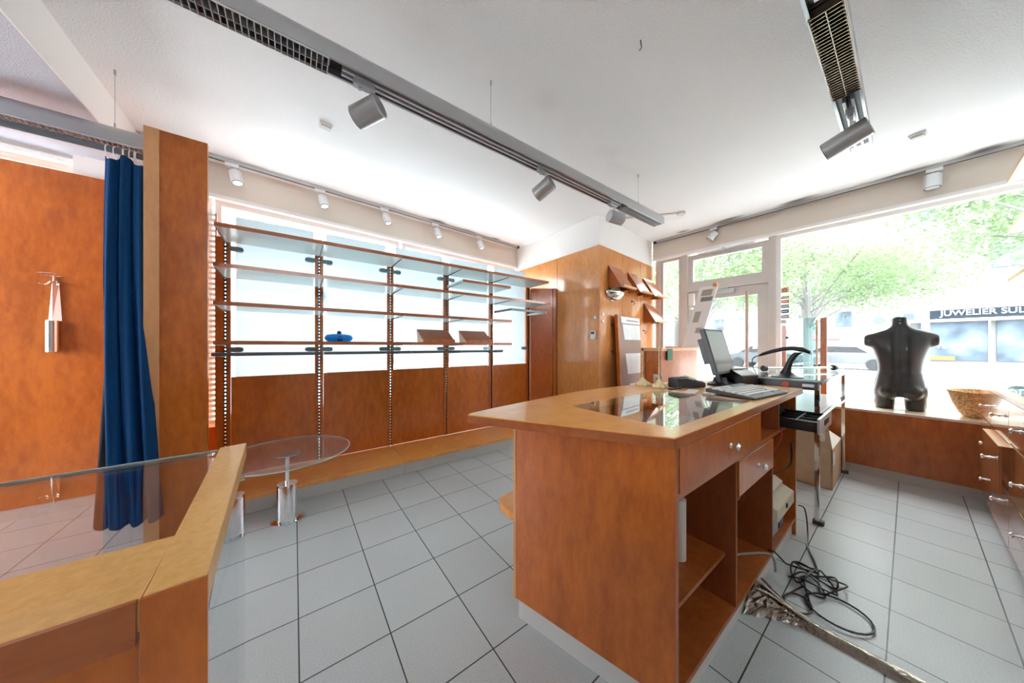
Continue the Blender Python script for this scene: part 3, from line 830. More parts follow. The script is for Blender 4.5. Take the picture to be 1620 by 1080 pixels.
# ------------------------------------------------------------ round glass table
t = thing('round_table', 'round clear glass table on a chrome column, low in front of the platform', 'table', (-0.041, 2.72, 0))
m = MB(); m.lathe([(0.10, 0.0), (0.10, 0.006), (0.07, 0.014), (0.067, 0.03), (0.066, 0.25), (0.062, 0.262)]); obj('base', m, CHROME, t)
m = MB(); m.cyl((0, 0, 0.25), (0, 0, 0.475), 0.014); obj('pole', m, CHROME, t)
m = MB(); m.lathe([(0.085, 0.475), (0.088, 0.479), (0.085, 0.483)]); obj('plate', m, CHROME, t)
m = MB(); m.cyl((0, 0, 0.484), (0, 0, 0.492), 0.40, 64); o = obj('glass_top', m, GLASS_T, t)
m = MB(); m.torus((0, 0, 0.488), 0.4005, 0.0042, (0, 0, 1), 72, 6); obj('glass_rim', m, GEDGE, t)

# ------------------------------------------------------------ display case in the left foreground
t = thing('display_case', 'glass-topped display case with pale wooden frame in the left foreground', 'display case', (-0.8, 0.9, 0))
ZT = 0.95
obj('side_rail', MB().prism([(-0.156, 0.583), (-0.098, 0.587), (-0.127, 1.305), (-0.188, 1.29)], 0.905, ZT), W_RAIL, t, world=True, smooth=False, bevel=0.002)
obj('front_rail', MB().prism([(-1.9, 0.58), (-0.157, 0.583), (-0.162, 0.742), (-1.9, 0.738)], 0.905, ZT - 0.001), W_RAIL, t, world=True, smooth=False, bevel=0.002)
obj('front_panel', MB().prism([(-1.9, 0.592), (-0.162, 0.595), (-0.162, 0.612), (-1.9, 0.610)], 0.0, 0.897), W_PANEL, t, world=True, smooth=False)
obj('fascia', MB().prism([(-1.9, 0.574), (-0.160, 0.577), (-0.160, 0.592), (-1.9, 0.590)], 0.893, ZT - 0.0015), W_EDGE, t, world=True, smooth=False)
obj('corner_post', MB().prism([(-0.157, 0.578), (-0.097, 0.582), (-0.099, 0.600), (-0.157, 0.600)], 0.0, ZT - 0.0015), W_PANEL, t, world=True, smooth=False)
m = MB(); m.prism([(-1.9, 0.743), (-0.163, 0.746), (-0.190, 1.275), (-1.9, 1.262)], ZT - 0.014, ZT - 0.006); obj('glass_top', m, GLASS_C, t, world=True, smooth=False)
m = MB(); m.prism([(-1.9, 1.262), (-0.190, 1.275), (-0.190, 1.280), (-1.9, 1.267)], ZT - 0.014, ZT - 0.003); obj('glass_edge', m, GEDGE, t, world=True, smooth=False)
m = MB(); m.prism([(-0.106, 0.605), (-0.103, 0.605), (-0.1305, 1.300), (-0.1335, 1.300)], 0.02, 0.904); obj('side_glass', m, pane('pale_glass', (0.85, 0.87, 0.89), 0.06, 0.9), t, world=True, smooth=False)
m = MB(); m.prism([(-1.9, 1.272), (-0.14, 1.290), (-0.14, 1.296), (-1.9, 1.278)], 0.02, 0.93); obj('back_glass', m, GLASS, t, world=True, smooth=False)
obj('base_board', MB().box(-1.9, -0.16, 0.615, 1.25, 0.0, 0.02), PLINTH, t, world=True, smooth=False)

# ------------------------------------------------------------ sales counter
t = thing('sales_counter', 'big orange wooden sales counter with drawers, open shelves and a glass inset', 'counter', (1.8, 0.8, 0))
CTR = t
ZU, ZW = 0.936, 0.972
fd = Vector((0.996 - 0.828, 0.453 - 1.103)).normalized()     # front-left face direction
nn = Vector((-fd.y, fd.x))                                   # inward normal
pL, pR = Vector((0.828, 1.103)), Vector((0.996, 0.453))
# worktop as a frame round the inset
hx0, hx1, hy0, hy1 = 1.105, 2.01, 0.512, 1.005
outer = [(0.985, 0.450), (2.88, 0.445), (2.895, 0.46), (2.895, 0.95), (2.88, 1.02), (2.70, 1.115), (2.45, 1.19), (2.126, 1.253), (1.90, 1.285), (1.67, 1.298), (1.40, 1.288), (1.043, 1.233), (0.80, 1.195), (0.665, 1.168), (0.625, 1.158), (0.610, 1.146), (0.612, 1.125)]
def ring_faces(mbx, z0, z1):
    bm = mbx.bm
    hole = [(hx0, hy0), (hx1, hy0), (hx1, hy1), (hx0, hy1)]
    ov = [[bm.verts.new((x, y, z)) for x, y in outer] for z in (z0, z1)]
    hv = [[bm.verts.new((x, y, z)) for x, y in hole] for z in (z0, z1)]
    n = len(outer)
    for i in range(n):
        j = (i + 1) % n
        bm.faces.new((ov[0][i], ov[0][j], ov[1][j], ov[1][i]))
    for i in range(4):
        j = (i + 1) % 4
        bm.faces.new((hv[0][j], hv[0][i], hv[1][i], hv[1][j]))
    # four sectors: right strip, far strip, left strip, near strip
    idx = {0: 0, 1: 1, 2: 6, 3: 13}     # hole corner -> outer corner
    order = [0, 1, 2, 3]
    for z in (0, 1):
        o_, h_ = ov[z], hv[z]
        seqs = [([0, 1], [0, 1]), ([1, 2, 3, 4, 5], [1, 2]), (list(range(5, 12)), [2, 3]), (list(range(12, n)) + [0], [3, 0])]
        seqs[2] = (list(range(5, 13)), [2, 3])
        for os_, hs in seqs:
            bm.faces.new([o_[k % n] for k in os_] + [h_[k] for k in hs[::-1]])
    return mbx
obj('worktop', ring_faces(MB(), ZU + 0.001, ZW), W_TOP, t, world=True, smooth=False, bevel=0.003)
m = MB(); pts = outer
cx_, cy_ = 1.75, 0.85
for i in range(len(pts)):
    p, q = Vector(pts[i]), Vector(pts[(i + 1) % len(pts)])
    d = (q - p).normalized(); n_ = Vector((d.y, -d.x))
    m.prism([tuple(p), tuple(q), tuple(q + n_ * 0.002), tuple(p + n_ * 0.002)], ZU, ZW - 0.003)
obj('worktop_edging', m, W_EDGE, t, world=True, smooth=False)
m = MB(); m.box(hx0 + 0.001, hx1 - 0.001, hy0 + 0.001, hy1 - 0.001, ZW - 0.007, ZW - 0.001); obj('glass_inset', m, GLASS_I, t, world=True, smooth=False)
# carcass
def wedge_board(z0, z1, y_front, inset=0.0, x1=2.70, yb=1.10):
    """board filling the plan between slanted end panel, front line and back panel"""
    s = (y_front - pR.y) / (pL.y - pR.y)
    xa = pR.x + (pL.x - pR.x) * s + 0.022
    return MB().prism([(xa, y_front), (x1, y_front), (x1, yb), (pL.x + 0.024, yb)], z0, z1)
m = MB(); m.prism([tuple(pL), tuple(pR), tuple(pR + nn * 0.02), tuple(pL + nn * 0.02)], 0.095, ZU); obj('end_panel', m, W_PANEL, t, world=True, smooth=False)
obj('corner_strip', MB().prism([(0.9965, 0.4515), (1.018, 0.4515), (1.018, 0.4725), (0.9935, 0.4725)], 0.095, ZU), W_EDGE, t, world=True, smooth=False)
m = MB(); m.prism([tuple(pL - fd * 0.002), tuple(pL + fd * 0.012), tuple(pL + fd * 0.012 - nn * 0.002), tuple(pL - fd * 0.002 - nn * 0.002)], 0.095, ZU); obj('corner_strip', m, W_LIGHT, t, world=True, smooth=False)
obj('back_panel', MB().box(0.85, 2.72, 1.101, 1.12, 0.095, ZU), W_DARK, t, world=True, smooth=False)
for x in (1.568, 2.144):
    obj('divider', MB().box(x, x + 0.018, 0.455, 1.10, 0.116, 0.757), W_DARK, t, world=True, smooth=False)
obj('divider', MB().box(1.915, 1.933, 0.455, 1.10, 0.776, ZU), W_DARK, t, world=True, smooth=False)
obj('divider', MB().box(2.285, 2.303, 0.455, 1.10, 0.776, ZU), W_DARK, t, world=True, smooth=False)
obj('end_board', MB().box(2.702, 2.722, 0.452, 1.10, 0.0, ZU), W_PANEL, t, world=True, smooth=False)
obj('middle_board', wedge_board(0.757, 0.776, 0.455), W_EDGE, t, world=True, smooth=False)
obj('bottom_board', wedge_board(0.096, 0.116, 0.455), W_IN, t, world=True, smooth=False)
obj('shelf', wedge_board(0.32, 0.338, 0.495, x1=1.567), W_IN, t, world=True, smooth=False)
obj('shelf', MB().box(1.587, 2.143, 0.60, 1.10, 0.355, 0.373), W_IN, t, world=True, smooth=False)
m = MB(); pl2 = pL + nn * 0.012 + fd * 0.02
m.prism([tuple(pl2), (1.006, 0.475), (2.70, 0.470), (2.70, 1.09), (0.87, 1.09)], 0.0, 0.095); obj('plinth', m, PLINTH, t, world=True, smooth=False)
d1 = obj('drawer', MB().box(1.020, 1.911, 0.448, 0.466, 0.781, 0.932), W_PANEL, t, world=True, smooth=False, bevel=0.0015)
d2 = obj('drawer', MB().box(1.590, 2.142, 0.448, 0.466, 0.598, 0.754), W_PANEL, t, world=True, smooth=False, bevel=0.0015)
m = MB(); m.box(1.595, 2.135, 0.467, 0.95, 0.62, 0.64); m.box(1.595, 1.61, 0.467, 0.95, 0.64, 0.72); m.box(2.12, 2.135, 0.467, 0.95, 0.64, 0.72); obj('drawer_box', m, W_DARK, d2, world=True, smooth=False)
def knob(parent, x, y, z, s=1.0, n=(0, -1, 0)):
    m = MB(); n = Vector(n); c = Vector((x, y, z))
    m.cone(c, c + n * 0.006 * s, 0.013 * s, 0.007 * s); m.cyl(c + n * 0.006 * s, c + n * 0.020 * s, 0.006 * s)
    m.cone(c + n * 0.018 * s, c + n * 0.027 * s, 0.007 * s, 0.017 * s); m.cone(c + n * 0.027 * s, c + n * 0.035 * s, 0.017 * s, 0.010 * s)
    return obj('knob', m, CHROME, parent, world=True)
knob(d1, 1.484, 0.448, 0.848); knob(d2, 1.870, 0.448, 0.672)
o = obj('felt_tray', MB().box(1.06, 1.905, 0.50, 1.02, 0.845, 0.855), FELT, t, world=True, smooth=False)
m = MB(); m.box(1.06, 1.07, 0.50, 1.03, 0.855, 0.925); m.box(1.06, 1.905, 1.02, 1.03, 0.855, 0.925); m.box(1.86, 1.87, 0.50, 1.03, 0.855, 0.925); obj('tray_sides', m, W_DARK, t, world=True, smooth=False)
m = MB(); m.prism([(0.87, 1.121), (0.86, 1.20), (0.868, 1.28), (0.90, 1.33), (0.96, 1.345), (2.5, 1.345), (2.5, 1.121)], 0.405, 0.445); obj('bag_shelf', m, W_TOP, t, world=True, smooth=False, bevel=0.006)

# open cash drawer in the counter
t = thing('cash_drawer', 'open black cash drawer with steel front under the far end of the counter', 'cash drawer', (2.45, 0.5, 0.78))
obj('casing', MB().box(2.315, 2.69, 0.50, 1.02, 0.778, 0.86), BLACK, t, world=True, smooth=False)
m = MB(); m.box(2.325, 2.68, 0.30, 0.50, 0.788, 0.798); m.box(2.325, 2.335, 0.30, 0.50, 0.798, 0.845); m.box(2.67, 2.68, 0.30, 0.50, 0.798, 0.845)
for i in range(1, 4): m.box(2.325 + 0.088 * i, 2.329 + 0.088 * i, 0.30, 0.50, 0.798, 0.835)
m.box(2.325, 2.68, 0.395, 0.399, 0.798, 0.838)
obj('tray', m, BLACK, t, world=True, smooth=False)
obj('front', MB().box(2.31, 2.70, 0.288, 0.30, 0.782, 0.868), ALU_W, t, world=True, smooth=False, bevel=0.002)
m = MB(); m.box(2.44, 2.58, 0.2855, 0.288, 0.815, 0.845); obj('slot', m, BLACK, t, world=True, smooth=False)
m = MB()
for i in range(10):
    z = 0.872 + 0.0035 * i; dx = random.uniform(-0.02, 0.02)
    m.box(2.34 + dx, 2.60 + dx, 0.53 + dx, 0.80, z, z + 0.002)
tag(obj('paper_stack', m, PAPER, smooth=False), 'loose papers stuffed above the open cash drawer', 'papers')

# beige printer and computer in the open end of the counter
t = thing('printer', 'beige printer tipped forward on top of the small computer in the counter', 'printer', (2.42, 0.60, 0.262))
pm = Matrix.Translation((2.19, 0.47, 0.262)) @ Matrix.Rotation(R(0), 4, 'Z')
m = MB(); m.loft([[pm @ Vector((x, y, z)) for y, z in ((-0.03, 0.0), (0.42, 0.02), (0.42, 0.19), (0.16, 0.20), (0.06, 0.12), (-0.03, 0.075))] for x in (0.0, 0.40)])
obj('body', m, BEIGE, t, world=True, smooth=False, bevel=0.006)
m = MB(); m.loft([[pm @ Vector((x, y, z)) for y, z in ((0.02, 0.118), (0.15, 0.205), (0.15, 0.215), (0.02, 0.128))] for x in (0.03, 0.37)])
obj('lid', m, plain('beige_pale', (0.74, 0.70, 0.60), 0.5), t, world=True, smooth=False)
m = MB(); m.torus(pm @ Vector((0.20, -0.0315, 0.045)), 0.012, 0.004, (0, 1, 0), 16, 6); obj('latch', m, BLACK, t, world=True)
t = thing('computer', 'small black computer box with grey side under the beige printer', 'computer', (2.40, 0.7, 0.117))
obj('case', MB().box(2.19, 2.56, 0.49, 0.95, 0.117, 0.258), BLACKM, t, world=True, smooth=False, bevel=0.004)
m = MB(); m.box(2.30, 2.42, 0.484, 0.49, 0.125, 0.25); obj('grille', m, ALU, t, world=True, smooth=False)
obj('button_panel', MB().box(2.45, 2.54, 0.484, 0.49, 0.125, 0.25), plain('indigo_plastic', (0.03, 0.025, 0.12), 0.4), t, world=True, smooth=False)
m = MB(); m.lathe([(0.026, 0), (0.026, 0.26), (0.010, 0.26), (0.010, 0.255)]); o = obj('paper_roll', m, plain('roll_paper_shaded', (0.62, 0.56, 0.50), 0.8), loc=(1.36, 0.60, 0.339)); tag(o, 'tall pale paper roll standing on the counter shelf behind the corner', 'paper roll')  # white paper toned grey-beige for the shade in the counter

# ------------------------------------------------------------ things on the counter
Z = ZW + 0.0005
def candle(x, y, label, s=1.0):
    t = thing('candlestick', label, 'candlestick', (x, y, Z), random.uniform(0, 3), 'thin brass candlesticks on the counter')
    m = MB()
    nseg = 30
    rings = []
    for r, z in ((0.050, 0.0), (0.053, 0.008), (0.044, 0.022), (0.034, 0.030), (0.018, 0.045), (0.008, 0.062)):
        rings.append([(r * (1 + 0.16 * math.cos(5 * 2 * math.pi * i / nseg) * (1 if r > 0.02 else 0)) * math.cos(2 * math.pi * i / nseg), r * (1 + 0.16 * math.cos(5 * 2 * math.pi * i / nseg) * (1 if r > 0.02 else 0)) * math.sin(2 * math.pi * i / nseg), z + (0.005 * math.sin(9 * i) if 0.005 < z < 0.03 else 0)) for i in range(nseg)])
    m.loft(rings); obj('base', m, BRASS, t)
    m = MB(); m.lathe([(0.006, 0.06), (0.0045, 0.10), (0.007, 0.105), (0.0045, 0.11), (0.004, 0.165), (0.008, 0.17), (0.004, 0.176), (0.0035, 0.225), (0.006, 0.23), (0.0035, 0.235), (0.0035, 0.262)], n=12); obj('stem', m, BRASS, t)
    m = MB(); m.lathe([(0.004, 0.26), (0.008, 0.268), (0.006, 0.284)], n=12); obj('socket', m, BLACKM if s < 1 else BRASS, t)
candle(2.11, 1.195, 'thin brass candlestick on the counter, the one farther from the card terminal', 0.9)
candle(2.09, 1.06, 'thin brass candlestick on the counter, the one beside the card terminal')

t = thing('card_terminal', 'black wedge-shaped card terminal between candlestick and monitor', 'card terminal', (2.30, 0.96, Z), R(-25))
t.scale = (1.12, 1.12, 1.1)
m = MB(); m.loft([[(x, y, z) for y, z in ((-0.045, 0), (0.045, 0), (0.042, zz), (-0.042, zz))] for x, zz in ((-0.11, 0.062), (-0.03, 0.060), (0.10, 0.030))]); obj('body', m, plain('slate_plastic', (0.04, 0.045, 0.055), 0.35), t, smooth=False, bevel=0.006)
m = MB(); m.loft([[(x, y, z) for y, z in ((-0.034, zz), (0.034, zz), (0.034, zz + 0.003), (-0.034, zz + 0.003))] for x, zz in ((0.0, 0.054), (0.09, 0.033))]); obj('display', m, SCREEN, t, smooth=False)
m = MB()
for i in range(3):
    for j in range(4): m.box(-0.095 + 0.022 * j, -0.08 + 0.022 * j, -0.028 + 0.022 * i, -0.014 + 0.022 * i, 0.061, 0.065)
obj('keypad', m, KEYB, t, smooth=False)
t = thing('cradle', 'small black cradle with cables behind the card terminal', 'cradle', (2.56, 1.06, Z), R(10))
m = MB(); m.hexa([(-0.08, -0.05, 0), (0.08, -0.05, 0), (0.08, 0.05, 0), (-0.08, 0.05, 0)], [(-0.06, -0.04, 0.03), (0.06, -0.04, 0.03), (0.07, 0.04, 0.055), (-0.07, 0.04, 0.055)]); obj('body', m, BLACK, t, smooth=False, bevel=0.004)
m = MB(); m.tube([(-0.05, -0.045, 0.012), (-0.12, -0.07, 0.008), (-0.17, -0.05, 0.010), (-0.2, -0.075, 0.006)], 0.0035); obj('cable', m, BLACK, t)
m = MB(); m.lathe([(0.030, 0), (0.032, 0.075), (0.028, 0.075), (0.027, 0.01)], n=24); o = obj('cup', m, plain('pinkish_plastic', (0.62, 0.50, 0.46), 0.4), loc=(2.27, 1.16, Z)); tag(o, 'small pale cup behind the card terminal', 'cup')
m = MB(); m.tube([(2.18, 1.085, 0.978), (2.17, 1.10, 1.0), (2.185, 1.12, 1.025), (2.21, 1.14, 1.02), (2.23, 1.10, 0.985), (2.20, 1.06, 0.978), (2.16, 1.02, 0.977)], 0.003); tag(obj('red_cable', m, RED), 'thin red looped cable beside the pale cup', 'cable')
m = MB(); m.cyl((2.03, 0.965, 0.979), (2.13, 0.945, 0.979), 0.006, 10); m.cyl((2.13, 0.945, 0.979), (2.155, 0.94, 0.979), 0.009, 10)
tag(obj('adapter_plug', m, BLACKM), 'small dark plug lying near the glass inset', 'plug')
m = MB(); m.prism([(2.03, 0.80), (2.20, 0.84), (2.18, 0.90), (2.02, 0.86)], Z, Z + 0.0015); tag(obj('paper_slip', m, PAPER), 'white paper slip beside the glass inset in front of the monitor', 'paper')

# touch monitor leaning back
t = thing('monitor', 'black-framed flat touch monitor seen side-on on the counter', 'monitor', (2.55, 0.83, Z))
cA, sA = math.cos(HEAD), math.sin(HEAD)
def cw(lat, d, z): return Vector((d * cA + lat * sA, d * sA - lat * cA, z))
right = cw(0.81, 0.587, 0).normalized(); nrm = cw(0.587, -0.81, 0).normalized()
upv = (Vector((0, 0, 1)) * math.cos(R(15)) - nrm * math.sin(R(15))).normalized()
bn = right.cross(upv)
if bn.dot(nrm) < 0: bn = -bn
org = cw(1.472, 2.10, 1.065)
MM = Matrix(((right.x, upv.x, bn.x, org.x), (right.y, upv.y, bn.y, org.y), (right.z, upv.z, bn.z, org.z), (0, 0, 0, 1)))
m = MB(); m.obox(MM, 0, 0.35, 0, 0.345, -0.035, 0); obj('housing', m, BLACKM, t, world=True, smooth=False, bevel=0.004)
m = MB(); m.obox(MM, 0.016, 0.334, 0.018, 0.328, -0.001, 0.0015); obj('screen', m, SCREEN, t, world=True, smooth=False)
m = MB(); m.obox(MM, 0.02, 0.20, 0.09, 0.28, -0.075, -0.035); obj('rear_box', m, plain('slate_box', (0.10, 0.12, 0.14), 0.4), t, world=True, smooth=False, bevel=0.004)
m = MB(); m.obox(MM, 0.11, 0.24, -0.06, 0.10, -0.06, -0.034); bx = MM @ Vector((0.175, -0.05, -0.06)); m.lathe([(0.085, 0), (0.085, 0.012), (0.05, 0.03), (0.04, 0.06)], (bx.x, bx.y, Z)); obj('foot', m, BLACK, t, world=True, smooth=False)

t = thing('receipt_printer', 'black receipt printer with grey lid behind the keyboard', 'receipt printer', (2.785, 0.80, Z), R(-12))
m = MB(); m.loft([[(x, y, z) for y, z in ((-0.09, 0), (0.09, 0), (0.09, 0.125), (-0.02, 0.115), (-0.09, 0.075))] for x in (-0.11, 0.11)]); obj('body', m, BLACK, t, smooth=False, bevel=0.006)
m = MB(); m.loft([[(x, y, z) for y, z in ((-0.02, 0.117), (0.085, 0.127), (0.085, 0.137), (-0.02, 0.127))] for x in (-0.09, 0.09)]); obj('lid', m, ALU, t, smooth=False, bevel=0.003)

# keyboard
kb = thing('keyboard', 'dark keyboard with pale keys near the far corner of the counter', 'keyboard', (2.02, 0.52, Z), R(-6))
def kz(y): return 0.014 + 0.10 * y
m = MB(); m.hexa([(0, -0.02, 0.002), (0.47, -0.02, 0.002), (0.47, 0.23, 0.012), (0, 0.23, 0.012)], [(0, -0.02, kz(-0.02)), (0.47, -0.02, kz(-0.02)), (0.47, 0.23, kz(0.23)), (0, 0.23, kz(0.23))]); obj('case', m, KEYB, kb, smooth=False, bevel=0.003)
kproto = None
for r in range(6):
    y = 0.016 + r * 0.031 + (0.008 if r == 5 else 0)
    for c in range(20):
        if c in (15,) : continue
        x = 0.014 + c * 0.0222
        if r == 0 and 3 <= c <= 8: continue
        m = MB(); w_, h_ = 0.0185, 0.024
        z0 = kz(y) - 0.001; z1 = z0 + 0.009
        if kproto is None:
            m.hexa([(0, 0, 0), (w_, 0, 0), (w_, h_, 0.0022), (0, h_, 0.0022)], [(0.002, 0.002, 0.009), (w_ - 0.002, 0.002, 0.009), (w_ - 0.002, h_ - 0.003, 0.011), (0.002, h_ - 0.003, 0.011)])
            kproto = obj('key', m, KEYS, kb, smooth=False); o = kproto
            nkeys = 1
        else:
            m.bm.free()
            if nkeys < 98:
                o = kproto.copy(); COL.objects.link(o); o.parent = kb; nkeys += 1
            else: continue
        o.location = (x, y, z0)
m = MB(); m.box(0.080, 0.210, 0.016, 0.040, kz(0.016) - 0.001, kz(0.016) + 0.009); obj('space_bar', m, KEYS, kb, smooth=False)
m = MB(); m.tube([(0.0, 0.20, 0.006), (-0.06, 0.22, 0.004), (-0.08, 0.19, 0.004), (-0.05, 0.17, 0.004)], 0.0025); obj('cord', m, BLACK, kb)
m = MB(); m.prism([(2.50, 0.455), (2.62, 0.46), (2.63, 0.60), (2.52, 0.60)], Z, Z + 0.001); tag(obj('leaflet', m, plain('blue_print', (0.25, 0.45, 0.62), 0.5), smooth=False), 'blue printed leaflet under the right end of the keyboard', 'leaflet')

# ------------------------------------------------------------ chrome and glass side table with scanner
t = thing('glass_side_table', 'tall chrome-framed glass table between the counter and the window bench', 'table', (3.7, 0.65, 0))
tx0, tx1, ty0, ty1 = 2.985, 4.44, 0.36, 0.95
Mx = {}
def leg(x, y):
    m = MB(); m.box(x - 0.017, x + 0.017, y - 0.012, y + 0.012, 0.03, 1.012); m.cyl((x, y, 0.0), (x, y, 0.03), 0.02, 14)
    o = obj('leg', m, CHROME, t, world=True, smooth=False)
    c = MB(); c.box(x - 0.022, x + 0.022, y - 0.035, y + 0.022, 0.0, 0.028); obj('castor', c, BLACKM, o, world=True, smooth=False, bevel=0.003)
for x in (tx0 + 0.02, tx1 - 0.02):
    for y in (ty0 + 0.03, ty1 - 0.03): leg(x, y)
m = MB()
for y in (ty0 + 0.02, ty1 - 0.02): m.box(tx0, tx1, y - 0.012, y + 0.012, 0.995, 1.015); m.box(tx0, tx1, y - 0.012, y + 0.012, 0.735, 0.755)
for x in (tx0 + 0.01, tx1 - 0.01): m.box(x - 0.01, x + 0.01, ty0 + 0.03, ty1 - 0.03, 0.995, 1.015); m.box(x - 0.01, x + 0.01, ty0 + 0.03, ty1 - 0.03, 0.735, 0.755)
obj('frame', m, CHROME, t, world=True, smooth=False)
obj('glass_top', MB().box(tx0 - 0.01, tx1 + 0.02, ty0, ty1, 1.016, 1.026), GLASS_T, t, world=True, smooth=False)
m = MB(); m.box(tx0 - 0.01, tx1 + 0.02, ty0 - 0.002, ty0, 1.016, 1.026); m.box(tx0 - 0.012, tx0 - 0.010, ty0, ty1, 1.016, 1.026); obj('glass_edge', m, GEDGE, t, world=True, smooth=False)
obj('lower_shelf', MB().box(tx0 + 0.04, tx1 - 0.04, ty0 + 0.035, ty1 - 0.035, 0.757, 0.772), plain('shelf_pale', (0.72, 0.76, 0.78), 0.15), t, world=True, smooth=False)
bx = thing('alarm_box', 'black box with a red button under the near edge of the glass table', 'control box', (2.96, 0.62, 0.975))
obj('body', MB().box(2.93, 2.972, 0.375, 0.88, 0.957, 1.018), BLACKM, bx, world=True, smooth=False, bevel=0.003)
m = MB(); m.cyl((2.93, 0.545, 0.988), (2.922, 0.545, 0.988), 0.021, 20); obj('button', m, plain('coral_red', (0.62, 0.10, 0.07), 0.4), bx, world=True)
m = MB(); m.box(2.927, 2.93, 0.395, 0.455, 0.978, 0.998); obj('badge', m, ALU, bx, world=True, smooth=False)
# hand scanner on its stand
t = thing('barcode_scanner', 'black hand scanner resting on a curved stand on the glass table', 'barcode scanner', (3.06, 0.56, 1.0265))
m = MB(); m.lathe([(0.095, 0.0), (0.093, 0.008), (0.05, 0.02), (0.03, 0.04)], (0, 0, 0), 32, 0.8, 1.0)
obj('base', m, BLACK, t)
m = MB()
ctl = [(Vector((0, 0.01, 0.03)), 0.036, 0.026), (Vector((0, 0.0, 0.07)), 0.024, 0.02), (Vector((0.0, -0.015, 0.12)), 0.020, 0.017), (Vector((0.0, -0.04, 0.17)), 0.022, 0.018), (Vector((0.0, -0.065, 0.195)), 0.026, 0.020)]
m.loft([[c + Vector((b * math.cos(q), a * math.sin(q), 0)) for q in [2 * math.pi * i / 18 for i in range(18)]] for c, a, b in ctl]); obj('neck', m, BLACK, t)
m = MB()
hd = [(Vector((0, 0.17, 0.165)), 0.008, 0.008), (Vector((0, 0.15, 0.176)), 0.016, 0.014), (Vector((0, 0.09, 0.200)), 0.018, 0.016), (Vector((0, 0.03, 0.218)), 0.019, 0.016), (Vector((0, -0.03, 0.226)), 0.026, 0.017), (Vector((0, -0.09, 0.216)), 0.034, 0.020), (Vector((0, -0.125, 0.196)), 0.034, 0.016), (Vector((0, -0.13, 0.190)), 0.030, 0.012)]
m.loft([[c + Vector((w * math.cos(q), 0, h * math.sin(q))) for q in [2 * math.pi * i / 18 for i in range(18)]] for c, w, h in hd]); obj('scanner_head', m, BLACK, t)
m = MB(); m.tube([(0, 0.17, 0.165), (0, 0.20, 0.15), (0, 0.215, 0.12), (-0.01, 0.205, 0.06), (-0.04, 0.18, 0.02), (-0.08, 0.155, 0.004)], 0.0035); obj('cord', m, BLACK, t)
t = thing('rod', 'grey metal rod with round end caps lying on the glass table', 'rod', (3.99, 0.64, 1.028))
m = MB(); m.cyl((3.60, 0.82, 1.056), (4.28, 0.44, 1.056), 0.011); obj('bar', m, ALU, t, world=True)
for p, s in (((3.60, 0.82, 1.056), -1), ((4.28, 0.44, 1.056), 1)):
    d = Vector((0.68, -0.38, 0)).normalized() * 0.012 * s
    m = MB(); m.cyl(Vector(p) - d, Vector(p) + d, 0.028); obj('end_cap', m, BLACKM, t, world=True)

# cardboard box under it
t = thing('cardboard_box', 'open cardboard box on the floor under the glass table', 'box', (4.1, 0.6, 0), 0)
x0, x1, y0, y1, hb = 3.80, 4.36, 0.40, 0.86, 0.355
m = MB(); m.box(x0, x0 + 0.005, y0, y1, 0, hb); m.box(x1 - 0.005, x1, y0, y1, 0, hb); m.box(x0, x1, y0, y0 + 0.005, 0, hb); m.box(x0, x1, y1 - 0.005, y1, 0, hb); m.box(x0, x1, y0, y1, 0, 0.005)
obj('body', m, CARD, t, world=True, smooth=False)
m = MB(); m.hexa([(x0, y0, hb), (x0 + 0.005, y0, hb), (x0 + 0.005, y1, hb), (x0, y1, hb)], [(x0 - 0.03, y0 + 0.02, hb + 0.20), (x0 - 0.025, y0 + 0.02, hb + 0.20), (x0 - 0.025, y1, hb + 0.205), (x0 - 0.03, y1, hb + 0.205)]); obj('flap', m, CARD, t, world=True, smooth=False)
m = MB(); m.hexa([(x0 + 0.01, y0 + 0.0, hb), (x1, y0 + 0.0, hb), (x1, y0 + 0.004, hb), (x0 + 0.01, y0 + 0.004, hb)], [(x0 + 0.04, y0 + 0.15, hb + 0.11), (x1, y0 + 0.15, hb + 0.11), (x1, y0 + 0.154, hb + 0.11), (x0 + 0.04, y0 + 0.154, hb + 0.11)]); obj('flap', m, plain('card_pale', (0.80, 0.76, 0.68), 0.8), t, world=True, smooth=False)['label'] = 'pale inner flap'
obj('label', MB().box(x0 + 0.05, x0 + 0.13, y0 - 0.001, y0, 0.20, 0.31), PAPER, t, world=True, smooth=False)
m = MB(); m.tube([(3.02, 0.375, 0.68), (3.05, 0.37, 0.62), (3.03, 0.365, 0.60), (3.06, 0.372, 0.66), (3.08, 0.368, 0.62), (3.04, 0.366, 0.64), (3.01, 0.37, 0.74)], 0.012, 6)
tag(obj('plastic_bag', m, PLASTIC), 'crumpled clear plastic wrap hanging at the near leg of the glass table', 'plastic bag')

# ------------------------------------------------------------ podium, price board and column displays
t = thing('podium', 'wooden standing desk behind the counter near the entrance door', 'podium', (4.08, 1.9, 0))
obj('body', MB().box(3.57, 4.60, 1.79, 2.03, 0, 1.207), W_PANEL, t, world=True, smooth=False)
obj('top_board', MB().box(3.55, 4.62, 1.77, 2.04, 1.207, 1.247), W_LIGHT, t, world=True, smooth=False, bevel=0.003)
obj('side_board', MB().box(3.545, 3.569, 1.99, 2.035, 0, 1.207), W_LIGHT, t, world=True, smooth=False)
m = MB(); m.box(3.86, 4.10, 1.80, 1.88, 1.248, 1.262); tag(obj('red_folder', m, RED, smooth=False), 'flat red case lying on the wooden podium', 'case')
m = MB(); m.box(3.69, 3.82, 1.764, 1.768, 1.09, 1.235); o = obj('green_card', m, GREENC, smooth=False); tag(o, 'small dark green card hanging from the podium edge', 'card')
